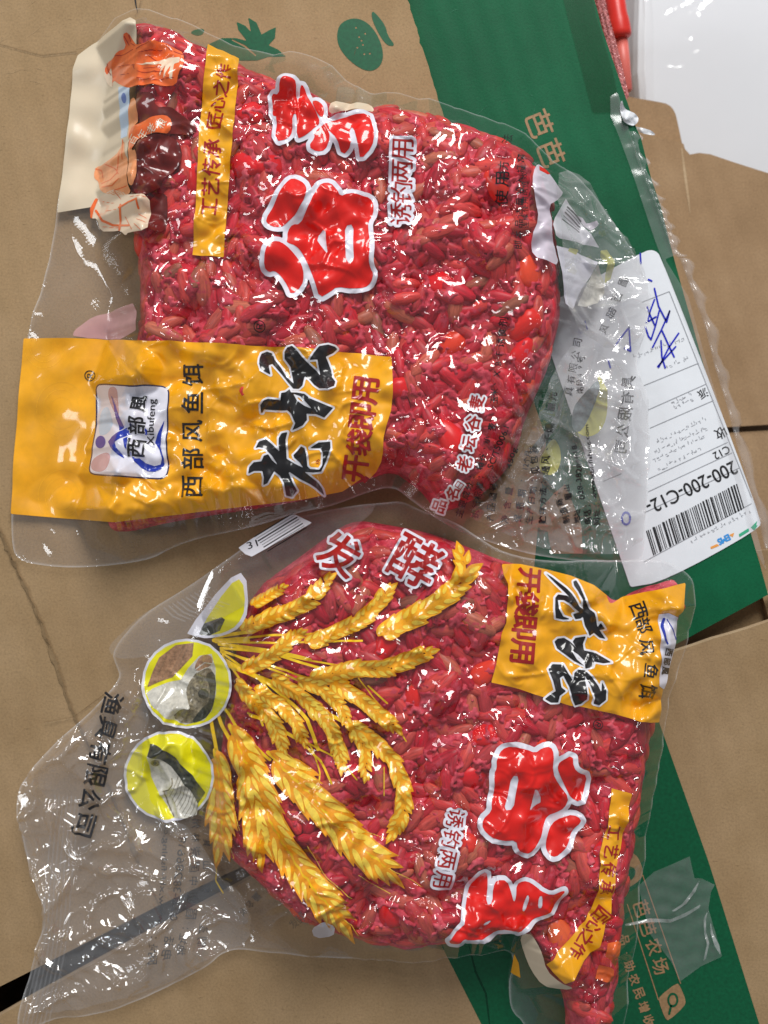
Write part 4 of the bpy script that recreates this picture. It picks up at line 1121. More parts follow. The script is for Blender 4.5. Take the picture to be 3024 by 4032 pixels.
mai = [[FA1([(200, 250), (275, 265), (285, 165), (330, 130), (400, 140), (437, 170), (425, 290), (458, 300), (470, 190), (500, 190), (540, 300), (600, 400), (650, 510), (600, 550), (560, 600), (500, 645), (435, 665), (440, 440), (395, 440), (395, 590), (360, 650), (240, 700), (255, 450), (210, 445), (215, 350)])],
       [FA1([(570, 330), (620, 310), (670, 350), (685, 420), (660, 470), (610, 420)])],
       [FA1([(590, 610), (660, 540), (760, 490), (900, 460), (1090, 440), (1115, 520), (1140, 620), (1120, 740), (1010, 860), (990, 720), (945, 535), (905, 590), (935, 720), (845, 810), (800, 670), (710, 565), (740, 650), (690, 770), (620, 785), (540, 735), (600, 650)])]]
def fat(F_, polys, pf, rim):
    sm = [[smooth_loop(l, 1) for l in p] for p in polys]
    outer = [p[0] for p in sm]
    al = np.vstack(outer); gx_, gy_ = grid_for(al.min(0), al.max(0), 4.0, rim + 10)
    X_, Y_ = np.meshgrid(gx_, gy_); f_ = np.full(X_.shape, -1e9)
    for l in outer: f_ = np.maximum(f_, seg_sdf(X_, Y_, loops_to_segs([l])) + rim)
    emit('character_rim', f_, gx_, gy_, 'ink_white', pf, pf.root, 1)
    for p in sm: print_shape('red_character', p, 'ink_red', pf, pf.root, 3, h=3.5)
fat(FA1, gu, pk1, 19.0); fat(FA1, mai, pk1, 16.0)
pr('cream_print', FA1([(715, 410), (755, 335), (900, 345), (1000, 335), (1105, 345), (1145, 405), (1050, 415), (900, 400), (770, 450)]), 'ink_cream', 0, soft=1)
print_text('text_line', '诱钓两用', Z2((72, 925)), Z2((82, 652)), 84, 'ink_dark_red', pk1, R1, 5, bold=0.8, back='ink_white', back_grow=13.0)
# narrow yellow strip
pr('yellow_strip', Z1([(900, 195), (965, 222), (1035, 260), (1022, 420), (1003, 600), (988, 800), (972, 1000), (965, 1108), (895, 1106), (830, 1100), (842, 950), (850, 800), (860, 550), (882, 330)]), 'ink_strip', 1)
tx1('工艺传承', Z1, (905, 893), (918, 640), 76, 'ink_dark_red', 3, bold=1.2)
tx1('匠心之作', Z1, (928, 520), (968, 312), 66, 'ink_dark_red', 3, bold=1.2)
# brewing scene in the corner
pr('beige_patch', Z1([(566, 82), (450, 152), (335, 238), (315, 300), (302, 480), (275, 700), (248, 920), (400, 893), (545, 880), (556, 590), (560, 340), (590, 200), (592, 100)]), 'ink_beige', 0)
pr('blue_strip', Z1([(512, 375), (562, 382), (556, 480), (550, 590), (522, 600)]), 'ink_pale_blue', 1, h=3)
pr('blue_dot', ring(Z1((536, 425)), 9, 19), 'ink_mid_blue', 2, h=2)
pr('printed_person', FP([(312, 420), (345, 350), (400, 330), (440, 265), (530, 205), (505, 110), (560, 78), (600, 150), (640, 200), (780, 172), (900, 172), (1000, 222), (1090, 262), (1102, 400), (1040, 470), (1022, 590), (900, 602), (760, 572), (620, 602), (540, 612), (470, 572), (400, 522), (398, 605), (350, 560)]), 'ink_orange', 1, soft=1)
pr('face', FP([(312, 420), (340, 470), (380, 400), (395, 520), (398, 605), (345, 560), (315, 480)]), 'ink_cream', 2, h=2.5)
pr('printed_cloth', FP([(630, 380), (800, 362), (950, 312), (1060, 322), (1052, 372), (1000, 380), (985, 540), (960, 530), (965, 390), (900, 540), (920, 385), (860, 510), (880, 386), (780, 392)]), 'ink_cream', 2, h=2.5)
print_strokes('printed_fold', [(FP(l), 3.0) for l in ([(630, 230), (700, 200), (790, 185)], [(600, 380), (615, 430)], [(750, 290), (830, 350)], [(640, 455), (900, 462)], [(1000, 260), (1090, 290)], [(520, 120), (560, 190)])], 'ink_dark_red', pk1, R1, 3)
print_strokes('printed_fold', [(FP(l), 2.8) for l in ([(420, 300), (520, 270), (600, 230)], [(440, 400), (540, 380), (620, 390)], [(470, 480), (560, 470)], [(650, 270), (760, 250), (880, 240)], [(700, 420), (880, 420)], [(640, 520), (860, 540), (1000, 520)], [(560, 100), (575, 170), (620, 200)], [(920, 190), (980, 260)], [(340, 360), (350, 430), (380, 470)])], 'ink_dark_red', pk1, R1, 3)
pr('printed_jar_liner', FP([(560, 720), (625, 690), (655, 900), (600, 1000), (590, 1230), (640, 1210), (640, 1440), (600, 1570), (552, 1530), (560, 1200), (556, 1000)]), 'ink_light_orange', 1, soft=1)
pr('printed_jar', FP([(625, 672), (700, 650), (800, 660), (822, 800), (960, 792), (1060, 860), (1210, 960), (1200, 1040), (1080, 1060), (880, 1052), (780, 1062), (690, 1082), (648, 880)]), 'ink_maroon', 2, soft=1)
pr('printed_jar', FP([(640, 1190), (680, 1102), (780, 1062), (960, 1062), (1060, 1160), (1082, 1280), (1012, 1400), (900, 1482), (880, 1560), (762, 1640), (650, 1652), (598, 1602), (610, 1520), (652, 1442), (635, 1320)]), 'ink_maroon', 2, soft=1)
pr('jar_label', FP([(566, 1010), (660, 942), (800, 892), (920, 872), (985, 930), (962, 1052), (840, 1052), (700, 1064), (640, 1152), (590, 1222), (560, 1180)]), 'ink_orange', 4, soft=1)
tx1('百年老粮', FP, (610, 1120), (875, 960), 92, 'ink_cream', 6, turn=-0.5)
pr('printed_person', FP([(215, 1420), (240, 1355), (290, 1360), (320, 1340), (400, 1290), (462, 1230), (512, 1090), (522, 1250), (552, 1300), (548, 1530), (582, 1620), (500, 1642), (380, 1642), (290, 1612), (262, 1542), (250, 1492), (220, 1480)]), 'ink_light_orange', 2, soft=1)
print_strokes('printed_fold', [(FP(l), 4.0) for l in ([(330, 1350), (420, 1380), (460, 1440)], [(290, 1530), (380, 1500), (450, 1420)], [(300, 1570), (400, 1560), (470, 1490)], [(470, 1240), (450, 1350), (440, 1440)], [(230, 1380), (290, 1400), (300, 1470)], [(500, 1110), (495, 1300)], [(420, 1600), (540, 1560)])], 'ink_orange', pk1, R1, 3)
pr('printed_person', FP([(186, 1800), (230, 1662), (300, 1650), (400, 1590), (480, 1600), (560, 1642), (770, 1652), (766, 1860), (760, 2020), (562, 2010), (540, 2050), (480, 1990), (400, 1996), (270, 1982), (248, 1860), (190, 1870)]), 'ink_cream', 2, soft=1)
print_strokes('printed_fold', [(FP([(236, 1790), (300, 1890), (400, 1930), (560, 1942)]), 9), (FP([(482, 1740), (470, 1985)]), 8), (FP([(195, 1860), (200, 1780), (240, 1680)]), [6, 14, 10]), (FP([(470, 1770), (560, 1720), (650, 1700), (660, 1780)]), 8)] +
              [(FP(l), 2.6) for l in ([(300, 1700), (420, 1720)], [(330, 1800), (440, 1790)], [(560, 1660), (740, 1680)], [(650, 1820), (740, 1880)], [(640, 1880), (740, 1930)], [(620, 1930), (700, 2010)], [(420, 1610), (480, 1680)], [(280, 1940), (460, 1960)], [(520, 1850), (600, 1990)])], 'ink_orange', pk1, R1, 4)
pr('printed_ground', FP([(772, 1652), (920, 1600), (935, 1800), (905, 2010), (760, 1995), (768, 1860)]), 'ink_maroon', 1, soft=1)
pr('pink_figure', Z3([(312, 142), (322, 110), (352, 88), (400, 52), (470, 34), (530, 10), (592, -10), (586, 150)]), 'ink_pink', 1, soft=1)
# product notes at the lower right
print_text('text_line', '老坛谷麦', FINFO((395, 565)), FINFO((478, 150)), 58, 'ink_dark_red', pk1, R1, 5, bold=1.6, back='ink_white_pure', back_grow=9.0)
print_text('text_line', '品名', FINFO((222, 852)), FINFO((312, 768)), 50, 'ink_dark_red', pk1, R1, 5, bold=1.4, back='ink_white_pure', back_grow=9.0, turn=-0.5)
print_text('text_line', '日', FINFO((360, 712)), FINFO((364, 706)), 32, 'ink_dark_red', pk1, R1, 5, back='ink_white_pure', back_grow=7.0)
for s_, a_, b_, sz_ in (('主要成分：', (360, 900), (445, 655), 52), ('稻谷、小', (495, 580), (548, 400), 50), ('麦', (580, 312), (581, 306), 54), ('玉米、', (597, 130), (603, 20), 50), ('执行标准：', (465, 905), (505, 655), 55), ('产品编号：', (570, 925), (602, 655), 55),
                        ('净含量：', (672, 940), (712, 655), 55), ('保质期：', (756, 935), (800, 680), 52), ('生产日期：', (832, 945), (868, 680), 52), ('见包装', (872, 610), (858, 470), 54), ('贮存方法：', (918, 945), (930, 690), 52), ('通风、干燥、避光', (938, 610), (988, 110), 58),
                        ('制造商：', (1085, 945), (1020, 770), 50), ('地址：', (1158, 945), (1142, 850), 46), ('眉山', (1098, 790), (1085, 730), 46), ('电话：', (1226, 950), (1214, 850), 46), ('网址：', (1286, 955), (1282, 850), 46)):
    tx1(s_, FINFO, a_, b_, sz_, 'ink_black', 5, bold=0.7, on=C1 if a_[0] > 850 else pk1)
for s_, a_, b_, sz_ in (('SC/T5006.1', (565, 595), (678, 312), 42), ('450g', (700, 598), (738, 458), 44), ('12个月', (806, 600), (826, 480), 46), ('028-38286618', (1186, 805), (1140, 440), 34), ('www.xbf-fishing.com', (1262, 805), (1228, 298), 34)):
    tx1(s_, FINFO, a_, b_, sz_, 'ink_black', 5, fit=True, bold=0.6, on=C1 if a_[0] > 850 else pk1)
tx1('XBF诱食剂', Z4, (487, 300), (514, 75), 40, 'ink_black', 5, bold=0.4)
tx1('具有限公司', Z4, (800, 375), (836, 165), 38, 'ink_black', 5, bold=0.4); tx1('南段49号', Z4, (845, 370), (852, 235), 30, 'ink_black', 5, bold=0.3)
tx1('使用', Z2, (508, 855), (510, 780), 58, 'ink_black', 5, bold=0.8); tx1('方法', Z2, (514, 720), (530, 610), 46, 'ink_black', 5, bold=0.6)
tx1('即本品适量投入打窝', Z2, (580, 1060), (588, 690), 34, 'ink_black', 5, bold=0.3); tx1('后连续使用诱鱼效果', Z2, (612, 1010), (602, 730), 28, 'ink_black', 5, bold=0.2)
tx1('®', Z1, (1122, 1412), (1122.1, 1411), 74, 'ink_black', 4)
# crinkled pale print at the shoulder, sticker and folded-over back print in the clear tail
pr('pale_print', FTAIL([(20, 40), (70, 20), (180, 130), (290, 290), (330, 340), (240, 430), (165, 470), (205, 620), (190, 750), (225, 900), (280, 1130), (150, 1085), (0, 1020), (-30, 820), (60, 620), (20, 400), (-20, 200)]), 'ink_milky', 2, soft=1)
pr('red_corner', FTAIL([(62, 40), (120, 70), (182, 132), (150, 135), (64, 90)]), 'ink_red', 3, h=2.5)
pr('barcode_sticker', FTAIL([(210, 680), (235, 600), (350, 400), (470, 560), (560, 700), (720, 930), (520, 880), (280, 830), (240, 800)]), 'ink_white_pure', 2, h=3)
for k_ in range(5):
    a_ = np.array([372 - 14 * k_, 488 + 34 * k_ * 0.9]); print_strokes('barcode_bar', [(FTAIL([a_, a_ + [150 + 10 * k_, 140]]), [7, 3, 5, 2, 4][k_])], 'ink_black', pk1, R1, 4, h=2)
pr('white_sticker', FTAIL([(250, 900), (420, 940), (520, 990), (705, 1085), (640, 1220), (520, 1380), (430, 1600), (350, 1540), (310, 1200)]), 'ink_white', 2, h=3)
pr('yellow_flash', FTAIL([(395, 925), (500, 945), (470, 1000), (380, 960)]), 'ink_lemon_pale', 3, h=3); pr('yellow_flash', FTAIL([(730, 960), (800, 950), (880, 1060), (850, 1260), (780, 1310), (800, 1110), (730, 1020)]), 'ink_lemon_pale', 3, h=3)
pr('fish_picture', FTAIL([(480, 1560), (560, 1370), (700, 1110), (760, 1260), (780, 1420), (700, 1530), (590, 1565)]), 'ink_fish_light', 3, h=3)
pr('pink_tab', FTAIL([(480, 575), (540, 590), (580, 660), (680, 650), (695, 700), (620, 750), (560, 690)]), 'ink_milky', 3, h=3)
for s_, a_, b_, sz_ in (('眉西部风', (985, 1290), (775, 1810), 100),):
    print_text('text_line', s_, FTAIL(a_), FTAIL(b_), FTAIL.len(sz_), 'ink_text_back', pk1, R1, 3, bold=0.8, mirror=True)
print_text('text_line', '具有限公司', FINFO((1510, 10)), FINFO((1460, 448)), 50, 'ink_text_back', pk1, R1, 3, bold=1.2, mirror=True)
pr('yellow_disc', FINFO([(1300, -60), (1345, 10), (1372, 120), (1365, 250), (1320, 345), (1250, 382), (1185, 368), (1150, 330), (1250, 210), (1310, 60)]), 'ink_lemon_pale', 2, soft=1)
pr('fish_picture', FINFO([(1318, 0), (1295, 120), (1262, 210), (1200, 335), (1150, 352), (1122, 290), (1140, 180), (1200, 95), (1280, 5)]), 'ink_fish_grey', 3, soft=1)
pr('leaf_print', FINFO([(860, 440), (950, 340), (1010, 240), (1060, 100), (1085, 0), (1060, 200), (1030, 300), (960, 400), (890, 500)]), 'ink_fish_grey', 2, h=3)
pr('pale_oval', FINFO([(900, 560), (940, 470), (1000, 380), (1045, 440), (1060, 540), (1010, 640), (930, 640)]), 'ink_lemon_pale', 1, soft=2)

# ------------------------------------------------------------------ printing on the lower packet
R2 = pk2.root
def p2(name, loops, mat, level=1, **kw): return print_shape(name, loops, mat, pk2, R2, level, **kw)
def tx2(s, F, a, b, size, mat='ink_black', level=4, name='text_line', **kw): return print_text(name, s, F(a), F(b), F.len(size), mat, pk2, R2, level, **kw)
p2('yellow_band', FL2([(150, 0), (165, 85), (205, 160), (200, 330), (190, 470), (150, 560), (130, 700), (100, 830), (68, 942), (260, 990), (480, 1060), (700, 1130), (900, 1160), (1090, 1205), (1240, 1250), (1405, 1262), (1432, 1000), (1455, 800), (1475, 640), (1510, 480), (1552, 410), (1585, 370), (1612, 150), (1480, 182), (1300, 222), (1130, 262), (1040, 312), (1012, 312), (990, 250), (880, 165), (700, 92), (500, 42), (300, 0)]), 'ink_yellow', 0, h=5)
tx2('开袋即用', FL2, (368, 130), (316, 692), 185, 'ink_dark_red', 2, bold=3.2)
br = [[FL2([(505, 75), (560, 110), (610, 150), (660, 190), (700, 230), (740, 290), (770, 340), (800, 360), (790, 280), (760, 220), (725, 170), (720, 140), (745, 130), (775, 180), (800, 250), (820, 310), (850, 360), (890, 390), (910, 460), (920, 510), (940, 470), (972, 520), (935, 530), (960, 565), (986, 602), (940, 592), (890, 550), (850, 572), (840, 540), (815, 490), (800, 420), (780, 435), (740, 440), (720, 400), (770, 385), (720, 345), (690, 315), (640, 285), (595, 285), (605, 360), (640, 418), (700, 438), (640, 442), (580, 430), (572, 360), (578, 270), (600, 242), (660, 248), (690, 268), (640, 215), (590, 165), (545, 120)])],
      [FL2([(575, 620), (600, 595), (650, 590), (700, 620), (730, 650), (760, 690), (720, 620), (740, 590), (820, 575), (800, 640), (810, 690), (900, 710), (1020, 780), (960, 790), (890, 780), (880, 820), (820, 835), (810, 770), (760, 720), (700, 680), (750, 760), (812, 815), (730, 775), (665, 725), (595, 675)])],
      [FL2([(525, 840), (560, 800), (640, 800), (680, 870), (720, 930), (730, 870), (770, 840), (820, 850), (870, 900), (920, 970), (942, 1020), (950, 940), (982, 1010), (980, 1080), (920, 1120), (880, 1110), (892, 1060), (850, 950), (812, 885), (822, 970), (832, 1080), (790, 1120), (740, 1130), (718, 1080), (690, 980), (640, 885), (612, 905), (625, 980), (662, 1010), (612, 1045), (600, 1100), (540, 1100), (495, 1075), (580, 1010), (560, 930)])]]
for b_ in br:
    p2('character_rim', b_, 'ink_white_pure', 2, grow=7.5, h=3); p2('brush_character', b_, 'ink_black', 4, h=3)
for ch, c_, sz_, tr_ in (('西', (1242, 372), 128, 1.25), ('部', (1288, 490), 120, 1.3), ('风', (1302, 660), 120, 1.5), ('鱼', (1340, 852), 110, 1.75), ('饵', (1312, 1012), 125, 1.7)):
    print_text('text_line', ch, FL2(c_), FL2(c_), FL2.len(sz_), 'ink_black', pk2, R2, 3, bold=0.8, turn=tr_)
p2('emblem_panel', FL2([(1400, 400), (1480, 392), (1552, 425), (1536, 600), (1505, 760), (1475, 900), (1440, 998), (1395, 965), (1420, 800), (1405, 600)]), 'ink_white', 2, grow=0)
print_strokes('emblem_swoosh', [(FL2([(1448, 440), (1428, 500), (1440, 590), (1462, 630)]), [10, 14, 10, 6]), (FL2([(1470, 440), (1520, 540), (1535, 600)]), 4)], 'ink_blue', pk2, R2, 4)
tx2('西部風', FL2, (1478, 700), (1455, 850), 62, 'ink_black', 5, bold=0.6)
tx2('®', ZB, (925, 718), (924.5, 719), 62, 'ink_black', 4)
gu2 = [[FG2([(1140, 320), (1160, 270), (1275, 205), (1280, 320), (1330, 370), (1410, 400), (1385, 540), (1340, 640), (1260, 600), (1210, 500), (1150, 370)])],
       [FG2([(590, 330), (585, 250), (640, 160), (720, 130), (850, 160), (940, 200), (1000, 150), (1080, 135), (1105, 200), (1095, 370), (1150, 480), (1240, 590), (1200, 690), (1130, 740), (1060, 775), (1010, 870), (980, 980), (920, 1080), (850, 1110), (780, 1070), (765, 980), (640, 990), (540, 960), (460, 880), (460, 800), (545, 720), (540, 640), (570, 540), (565, 380)]),
        FG2([(725, 400), (795, 405), (760, 560), (740, 700), (650, 715), (690, 580)]), FG2([(935, 480), (1010, 640), (930, 680), (885, 730), (920, 620)])],
       [FG2([(1035, 1000), (1060, 900), (1130, 800), (1230, 755), (1330, 770), (1360, 820), (1280, 890), (1230, 1030), (1160, 1130), (1090, 1135), (1040, 1080)])]]
mai2 = [[FM2([(300, 600), (310, 440), (350, 290), (420, 200), (505, 165), (510, 280), (490, 460), (550, 440), (555, 300), (590, 240), (680, 235), (720, 350), (745, 450), (765, 400), (770, 280), (830, 250), (900, 265), (960, 310), (990, 340), (1080, 370), (1150, 330), (1215, 330), (1160, 380), (1120, 470), (1070, 540), (960, 580), (870, 640), (790, 700), (740, 665), (620, 700), (520, 745), (430, 770), (340, 780), (290, 755), (250, 800), (140, 805), (200, 720), (290, 650)]),
         FM2([(868, 360), (884, 400), (852, 530), (818, 530), (845, 420)]), FM2([(970, 380), (1005, 380), (1000, 490), (958, 495)]), FM2([(455, 635), (555, 590), (490, 655)])]]
fat(FG2, gu2, pk2, 20.0); fat(FM2, mai2, pk2, 16.0)
print_text('text_line', '诱钓两用', FG2((215, 790)), FG2((98, 1335)), FG2.len(160), 'ink_dark_red', pk2, R2, 5, bold=0.8, back='ink_white', back_grow=11.0)
p2('yellow_strip', ZD([(985, 225), (1025, 235), (1065, 240), (1045, 370), (1022, 480), (1002, 560), (985, 700), (962, 800), (930, 900), (860, 980), (780, 1058), (735, 1020), (700, 980), (780, 900), (870, 800), (920, 700), (935, 550), (930, 500), (965, 390), (975, 300)]), 'ink_strip', 1)
tx2('工艺传承', ZD, (992, 415), (958, 650), 62, 'ink_dark_red', 3, bold=1.0)
tx2('匠心之作', ZD, (938, 770), (838, 925), 64, 'ink_dark_red', 3, bold=1.2)
for l in ([(960, 880), (1000, 865), (1018, 880), (1010, 930), (985, 960), (950, 940)], [(930, 990), (990, 1000), (985, 1060), (915, 1050)], [(975, 960), (1008, 950), (1000, 1000)]): p2('printed_person', ZD(l), 'ink_orange', 1, h=3)
print_text('text_line', '发', FW1((800, 165)), FW1((800, 165)), FW1.len(210), 'ink_dark_red', pk2, R2, 4, bold=3.0, back='ink_white', back_grow=13.0, turn=0.5)
print_text('text_line', '酵', FW1((1210, 205)), FW1((1210, 205)), FW1.len(250), 'ink_dark_red', pk2, R2, 4, bold=3.0, back='ink_white', back_grow=13.0, turn=0.5)

p2('beige_print', FM2([(795, 745), (860, 690), (950, 800), (1000, 900), (1040, 1060), (1150, 1150), (1300, 1215), (1200, 1240), (1000, 1190), (900, 1060), (835, 900)]), 'ink_beige', 0, soft=1)
p2('yellow_patch', FM2([(752, 925), (790, 1000), (805, 1130), (720, 1095)]), 'ink_yellow', 0)
# wheat
def path_pts(F, l, n):
    l = F(l); s = np.r_[0, np.cumsum(np.hypot(*np.diff(l, axis=0).T))]; t = np.linspace(0, s[-1], n)
    return np.stack([np.interp(t, s, l[:, 0]), np.interp(t, s, l[:, 1])], 1), s[-1]
def husk(c, d, L, W):
    d = d / np.hypot(*d); n = np.array([-d[1], d[0]]); t = np.linspace(0, 1, 9); w = W * np.sin(math.pi * t ** 0.75) * (1 - 0.25 * t)
    a = c + np.outer(t * L, d) + np.outer(w, n); b = c + np.outer(t * L, d) - np.outer(w, n)
    return np.vstack([a, b[::-1][1:-1]])
def ear(F, pts, size, level, spread=0.62, dens=0.46, slim=1.0, mats=('ink_wheat', 'ink_wheat_light')):
    pts = [tuple(q) for q in pts]
    _, L = path_pts(F, pts, 10); step = size * dens; n = max(4, int(L / step))
    q, _ = path_pts(F, pts, n + 1); low, high, seam = [], [], []
    r = np.random.default_rng(int(L))
    for i in range(n):
        d = q[i + 1] - q[i]; d = d / np.hypot(*d); nn = np.array([-d[1], d[0]])
        for sgn in (-1, 1):
            dd = d + nn * sgn * (spread if i < n - 1 else 0.2) * r.uniform(0.8, 1.15)
            Ls = size * r.uniform(0.85, 1.1) * (1.0 if i < n - 2 else 0.8)
            c = q[i] + nn * sgn * size * 0.05 + d * size * 0.22 * (sgn > 0)
            low.append(husk(c, dd, Ls, Ls * 0.28 * slim)); high.append(husk(c + dd / np.hypot(*dd) * Ls * 0.14 + nn * sgn * Ls * 0.03, dd, Ls * 0.66, Ls * 0.125 * slim))
    h = 3.0 if size < 60 else 4.0
    def union(loops, grow=0.0):
        al = np.vstack(loops); gx_, gy_ = grid_for(al.min(0), al.max(0), h, 8); X_, Y_ = np.meshgrid(gx_, gy_); f_ = np.full(X_.shape, -1e9)
        for l in loops:
            lo, hi = l.min(0) - 8, l.max(0) + 8; a, b = np.searchsorted(gx_, [lo[0], hi[0]]); c, e = np.searchsorted(gy_, [lo[1], hi[1]])
            f_[c:e, a:b] = np.maximum(f_[c:e, a:b], seg_sdf(X_[c:e, a:b], Y_[c:e, a:b], loops_to_segs([l])) + grow)
        return f_, gx_, gy_
    e0_ = emit('wheat_ear', *union(low), mats[0], pk2, R2, level)
    e1_ = emit('husk_shine', *union(high), mats[1], pk2, R2, level + 2)
    if e0_ and e1_: e1_.parent = e0_
stems = [(FW1, [(120, 640), (420, 610), (720, 600)], 9), (FW1, [(120, 650), (500, 650), (920, 640)], 8), (FW1, [(140, 660), (420, 690), (640, 740)], 12), (FW1, [(150, 680), (400, 700), (700, 790)], 10), (FW1, [(160, 700), (380, 760), (650, 850)], 8), (FW1, [(170, 740), (420, 880), (620, 1060), (680, 1230)], 14), (FW1, [(200, 780), (480, 880), (820, 1080), (1000, 1200)], 12),
         (FW1, [(300, 1030), (520, 1140), (760, 1270)], 7), (FW2, [(360, 180), (650, 330), (800, 470), (870, 610)], 9), (FW2, [(650, 240), (760, 420), (800, 560), (770, 700)], 6), (FW2, [(960, 500), (1030, 590)], 5), (FW2, [(1290, 270), (1340, 350)], 5), (FW2, [(1100, 0), (1220, 110)], 7), (FW1, [(120, 620), (300, 590)], 14), (FW1, [(110, 640), (300, 640)], 16), (FW1, [(900, 840), (990, 960), (1080, 1060)], 5), (FW2, [(1200, 510), (1200, 690)], 4), (FW2, [(150, 1100), (140, 1230), (190, 1300)], 5)]
stems += [(FW1, [(150, 700), (330, 820), (460, 960), (560, 1100)], 8), (FW1, [(160, 720), (300, 900), (380, 1100)], 9), (FW1, [(150, 690), (450, 800), (800, 960)], 8), (FW1, [(150, 660), (500, 720), (820, 780)], 7), (FW2, [(100, 40), (180, 250), (300, 450)], 14), (FW2, [(80, 60), (120, 260), (160, 450)], 14), (FW2, [(130, 30), (300, 300), (480, 470)], 12)]
for F_, l_, w_ in stems: print_strokes('wheat_stem', [(path_pts(F_, l_, 14)[0], w_)], 'ink_stem', pk2, R2, 1)
EARS = [(FW1, [(330, 900), (470, 980), (560, 1080), (610, 1200)], 50), (FW1, [(560, 850), (700, 900), (800, 990), (850, 1090)], 52), (FW2, [(420, 120), (520, 230), (560, 340), (570, 430)], 50), (FW1, [(320, 450), (420, 390), (500, 338)], 42), (FW1, [(270, 590), (330, 545), (500, 490), (640, 420), (745, 290)], 62), (FW1, [(610, 660), (720, 620), (900, 540), (1000, 450), (1075, 350)], 60), (FW1, [(1010, 620), (1180, 520), (1330, 430), (1450, 330), (1492, 240), (1445, 160)], 80),
        (FW1, [(640, 850), (880, 790), (1050, 790), (1180, 745), (1300, 690)], 66), (FW1, [(270, 810), (430, 720), (520, 640), (595, 585)], 56), (FW1, [(230, 850), (330, 960), (420, 1060), (490, 1220)], 56), (FW1, [(420, 830), (560, 920), (680, 1020), (760, 1120), (800, 1280)], 56), (FW1, [(740, 850), (900, 950), (1000, 1030), (1120, 1120)], 60),
        (FW2, [(980, 240), (1120, 330), (1250, 460), (1320, 620), (1325, 780), (1250, 950)], 62), (FW2, [(720, 120), (850, 230), (915, 370), (940, 520)], 54), (FW2, [(1000, 250), (1080, 400), (1090, 580)], 54)]
for k_, (F_, l_, s_) in enumerate(EARS): ear(F_, l_, s_, 3 + 0.4 * (k_ % 3))
for F_, l_, s_ in ((FW2, [(470, 420), (700, 650), (900, 870), (1060, 1020), (1230, 1140)], 160), (FW2, [(230, 250), (380, 560), (470, 830), (600, 1060), (740, 1250), (940, 1460)], 150), (FW2, [(140, 400), (165, 600), (180, 850), (185, 1010)], 135), (FW2, [(330, 480), (360, 700), (400, 900), (440, 1040)], 125)):
    print_strokes('wheat_stem', [(path_pts(F_, l_, 14)[0], 16)], 'ink_stem', pk2, R2, 1)
    ear(F_, l_, s_ * 1.0, 2, mats=('ink_wheat_deep', 'ink_wheat_light'), slim=0.60, spread=0.42, dens=0.33)
for F_, l_ in ((FW2, [(560, 470), (700, 560), (980, 800)]), (FW2, [(640, 640), (900, 880), (1230, 960)]), (FW2, [(720, 1000), (830, 1200), (1000, 1330)]), (FW2, [(240, 560), (260, 780), (300, 900)]), (FW2, [(940, 1460), (1040, 1550)]), (FW2, [(1230, 1140), (1440, 1260)]), (FW2, [(1040, 1190), (1240, 1310)]), (FW2, [(210, 900), (260, 1080)]), (FW2, [(470, 300), (640, 480), (740, 530)])):
    print_strokes('wheat_awn', [(path_pts(F_, l_, 12)[0], 2.6)], 'ink_wheat_light', pk2, R2, 5)
# fish in yellow discs
def disc(c, r_, lv, clip=None):
    p2('disc_rim', ring(c, r_, r_), 'ink_white', lv, clip=clip); p2('yellow_disc', ring(c, r_ * 0.945, r_ * 0.945), 'ink_lemon', lv + 1, clip=clip)
disc(ZA((808, 760)), ZA.len(196), 5); disc(ZC((730, 170)), ZC.len(196), 5)
cl0 = ZA([(1062, 270), (1078, 440), (1042, 515), (970, 552), (900, 566), (836, 552), (800, 540), (980, 310)])
p2('disc_rim', cl0, 'ink_white', 5, soft=1); p2('yellow_disc', ZA([(1050, 300), (1064, 430), (1030, 505), (968, 540), (905, 552), (850, 545), (990, 330)]), 'ink_lemon', 6, soft=1)
p2('fish_picture', ZA([(860, 545), (880, 500), (960, 470), (975, 480), (950, 530), (905, 552)]), 'ink_fish_dark', 7, h=3)
p2('fish_fin', ZA([(636, 775), (655, 720), (690, 645), (760, 592), (838, 582), (832, 640), (785, 690), (745, 732), (690, 750)]), 'ink_fish_fin', 7, h=3)
print_strokes('fin_ray', [(ZA(l), 2.0) for l in ([(700, 740), (760, 620)], [(730, 732), (790, 610)], [(670, 750), (720, 640)], [(750, 725), (815, 600)])], 'ink_fish_mid', pk2, R2, 8)
p2('fish_body', ZA([(632, 800), (660, 780), (720, 755), (780, 742), (815, 690), (860, 640), (915, 630), (932, 690), (936, 800), (915, 875), (880, 920), (800, 938), (720, 905), (655, 850)]), 'ink_fish_light', 7, h=3)
p2('fish_head', ZA([(800, 790), (830, 730), (870, 690), (920, 690), (935, 780), (918, 868), (880, 920), (800, 936), (740, 905), (790, 860), (830, 870), (812, 830)]), 'ink_fish_mid', 8, soft=1)
p2('fish_back', ZA([(885, 720), (930, 700), (935, 790), (918, 868), (880, 918), (820, 934), (868, 868), (905, 840), (910, 780)]), 'ink_fish_dark', 9, soft=1)
p2('fish_mouth', ZA([(838, 690), (862, 640), (905, 632), (925, 660), (900, 690), (850, 708)]), 'ink_fish_fin', 9, soft=1)
print_strokes('fish_mouth', [(ZA([(842, 700), (885, 668), (922, 672)]), 4), (ZA([(850, 712), (890, 690), (925, 694)]), 3)], 'ink_fish_light', pk2, R2, 10)
p2('fish_eye', ring(ZA((880, 803)), 22, 20), 'ink_fish_dark', 10, h=2); p2('fish_eye', ring(ZA((880, 803)), 9, 9), 'ink_black', 11, h=2)
p2('fish_body', ZC([(640, 85), (652, 28), (700, 45), (760, 90), (830, 170), (888, 240), (855, 290), (850, 340), (800, 352), (752, 350), (712, 285), (680, 230), (652, 172), (645, 115)]), 'ink_fish_light', 7, h=3)
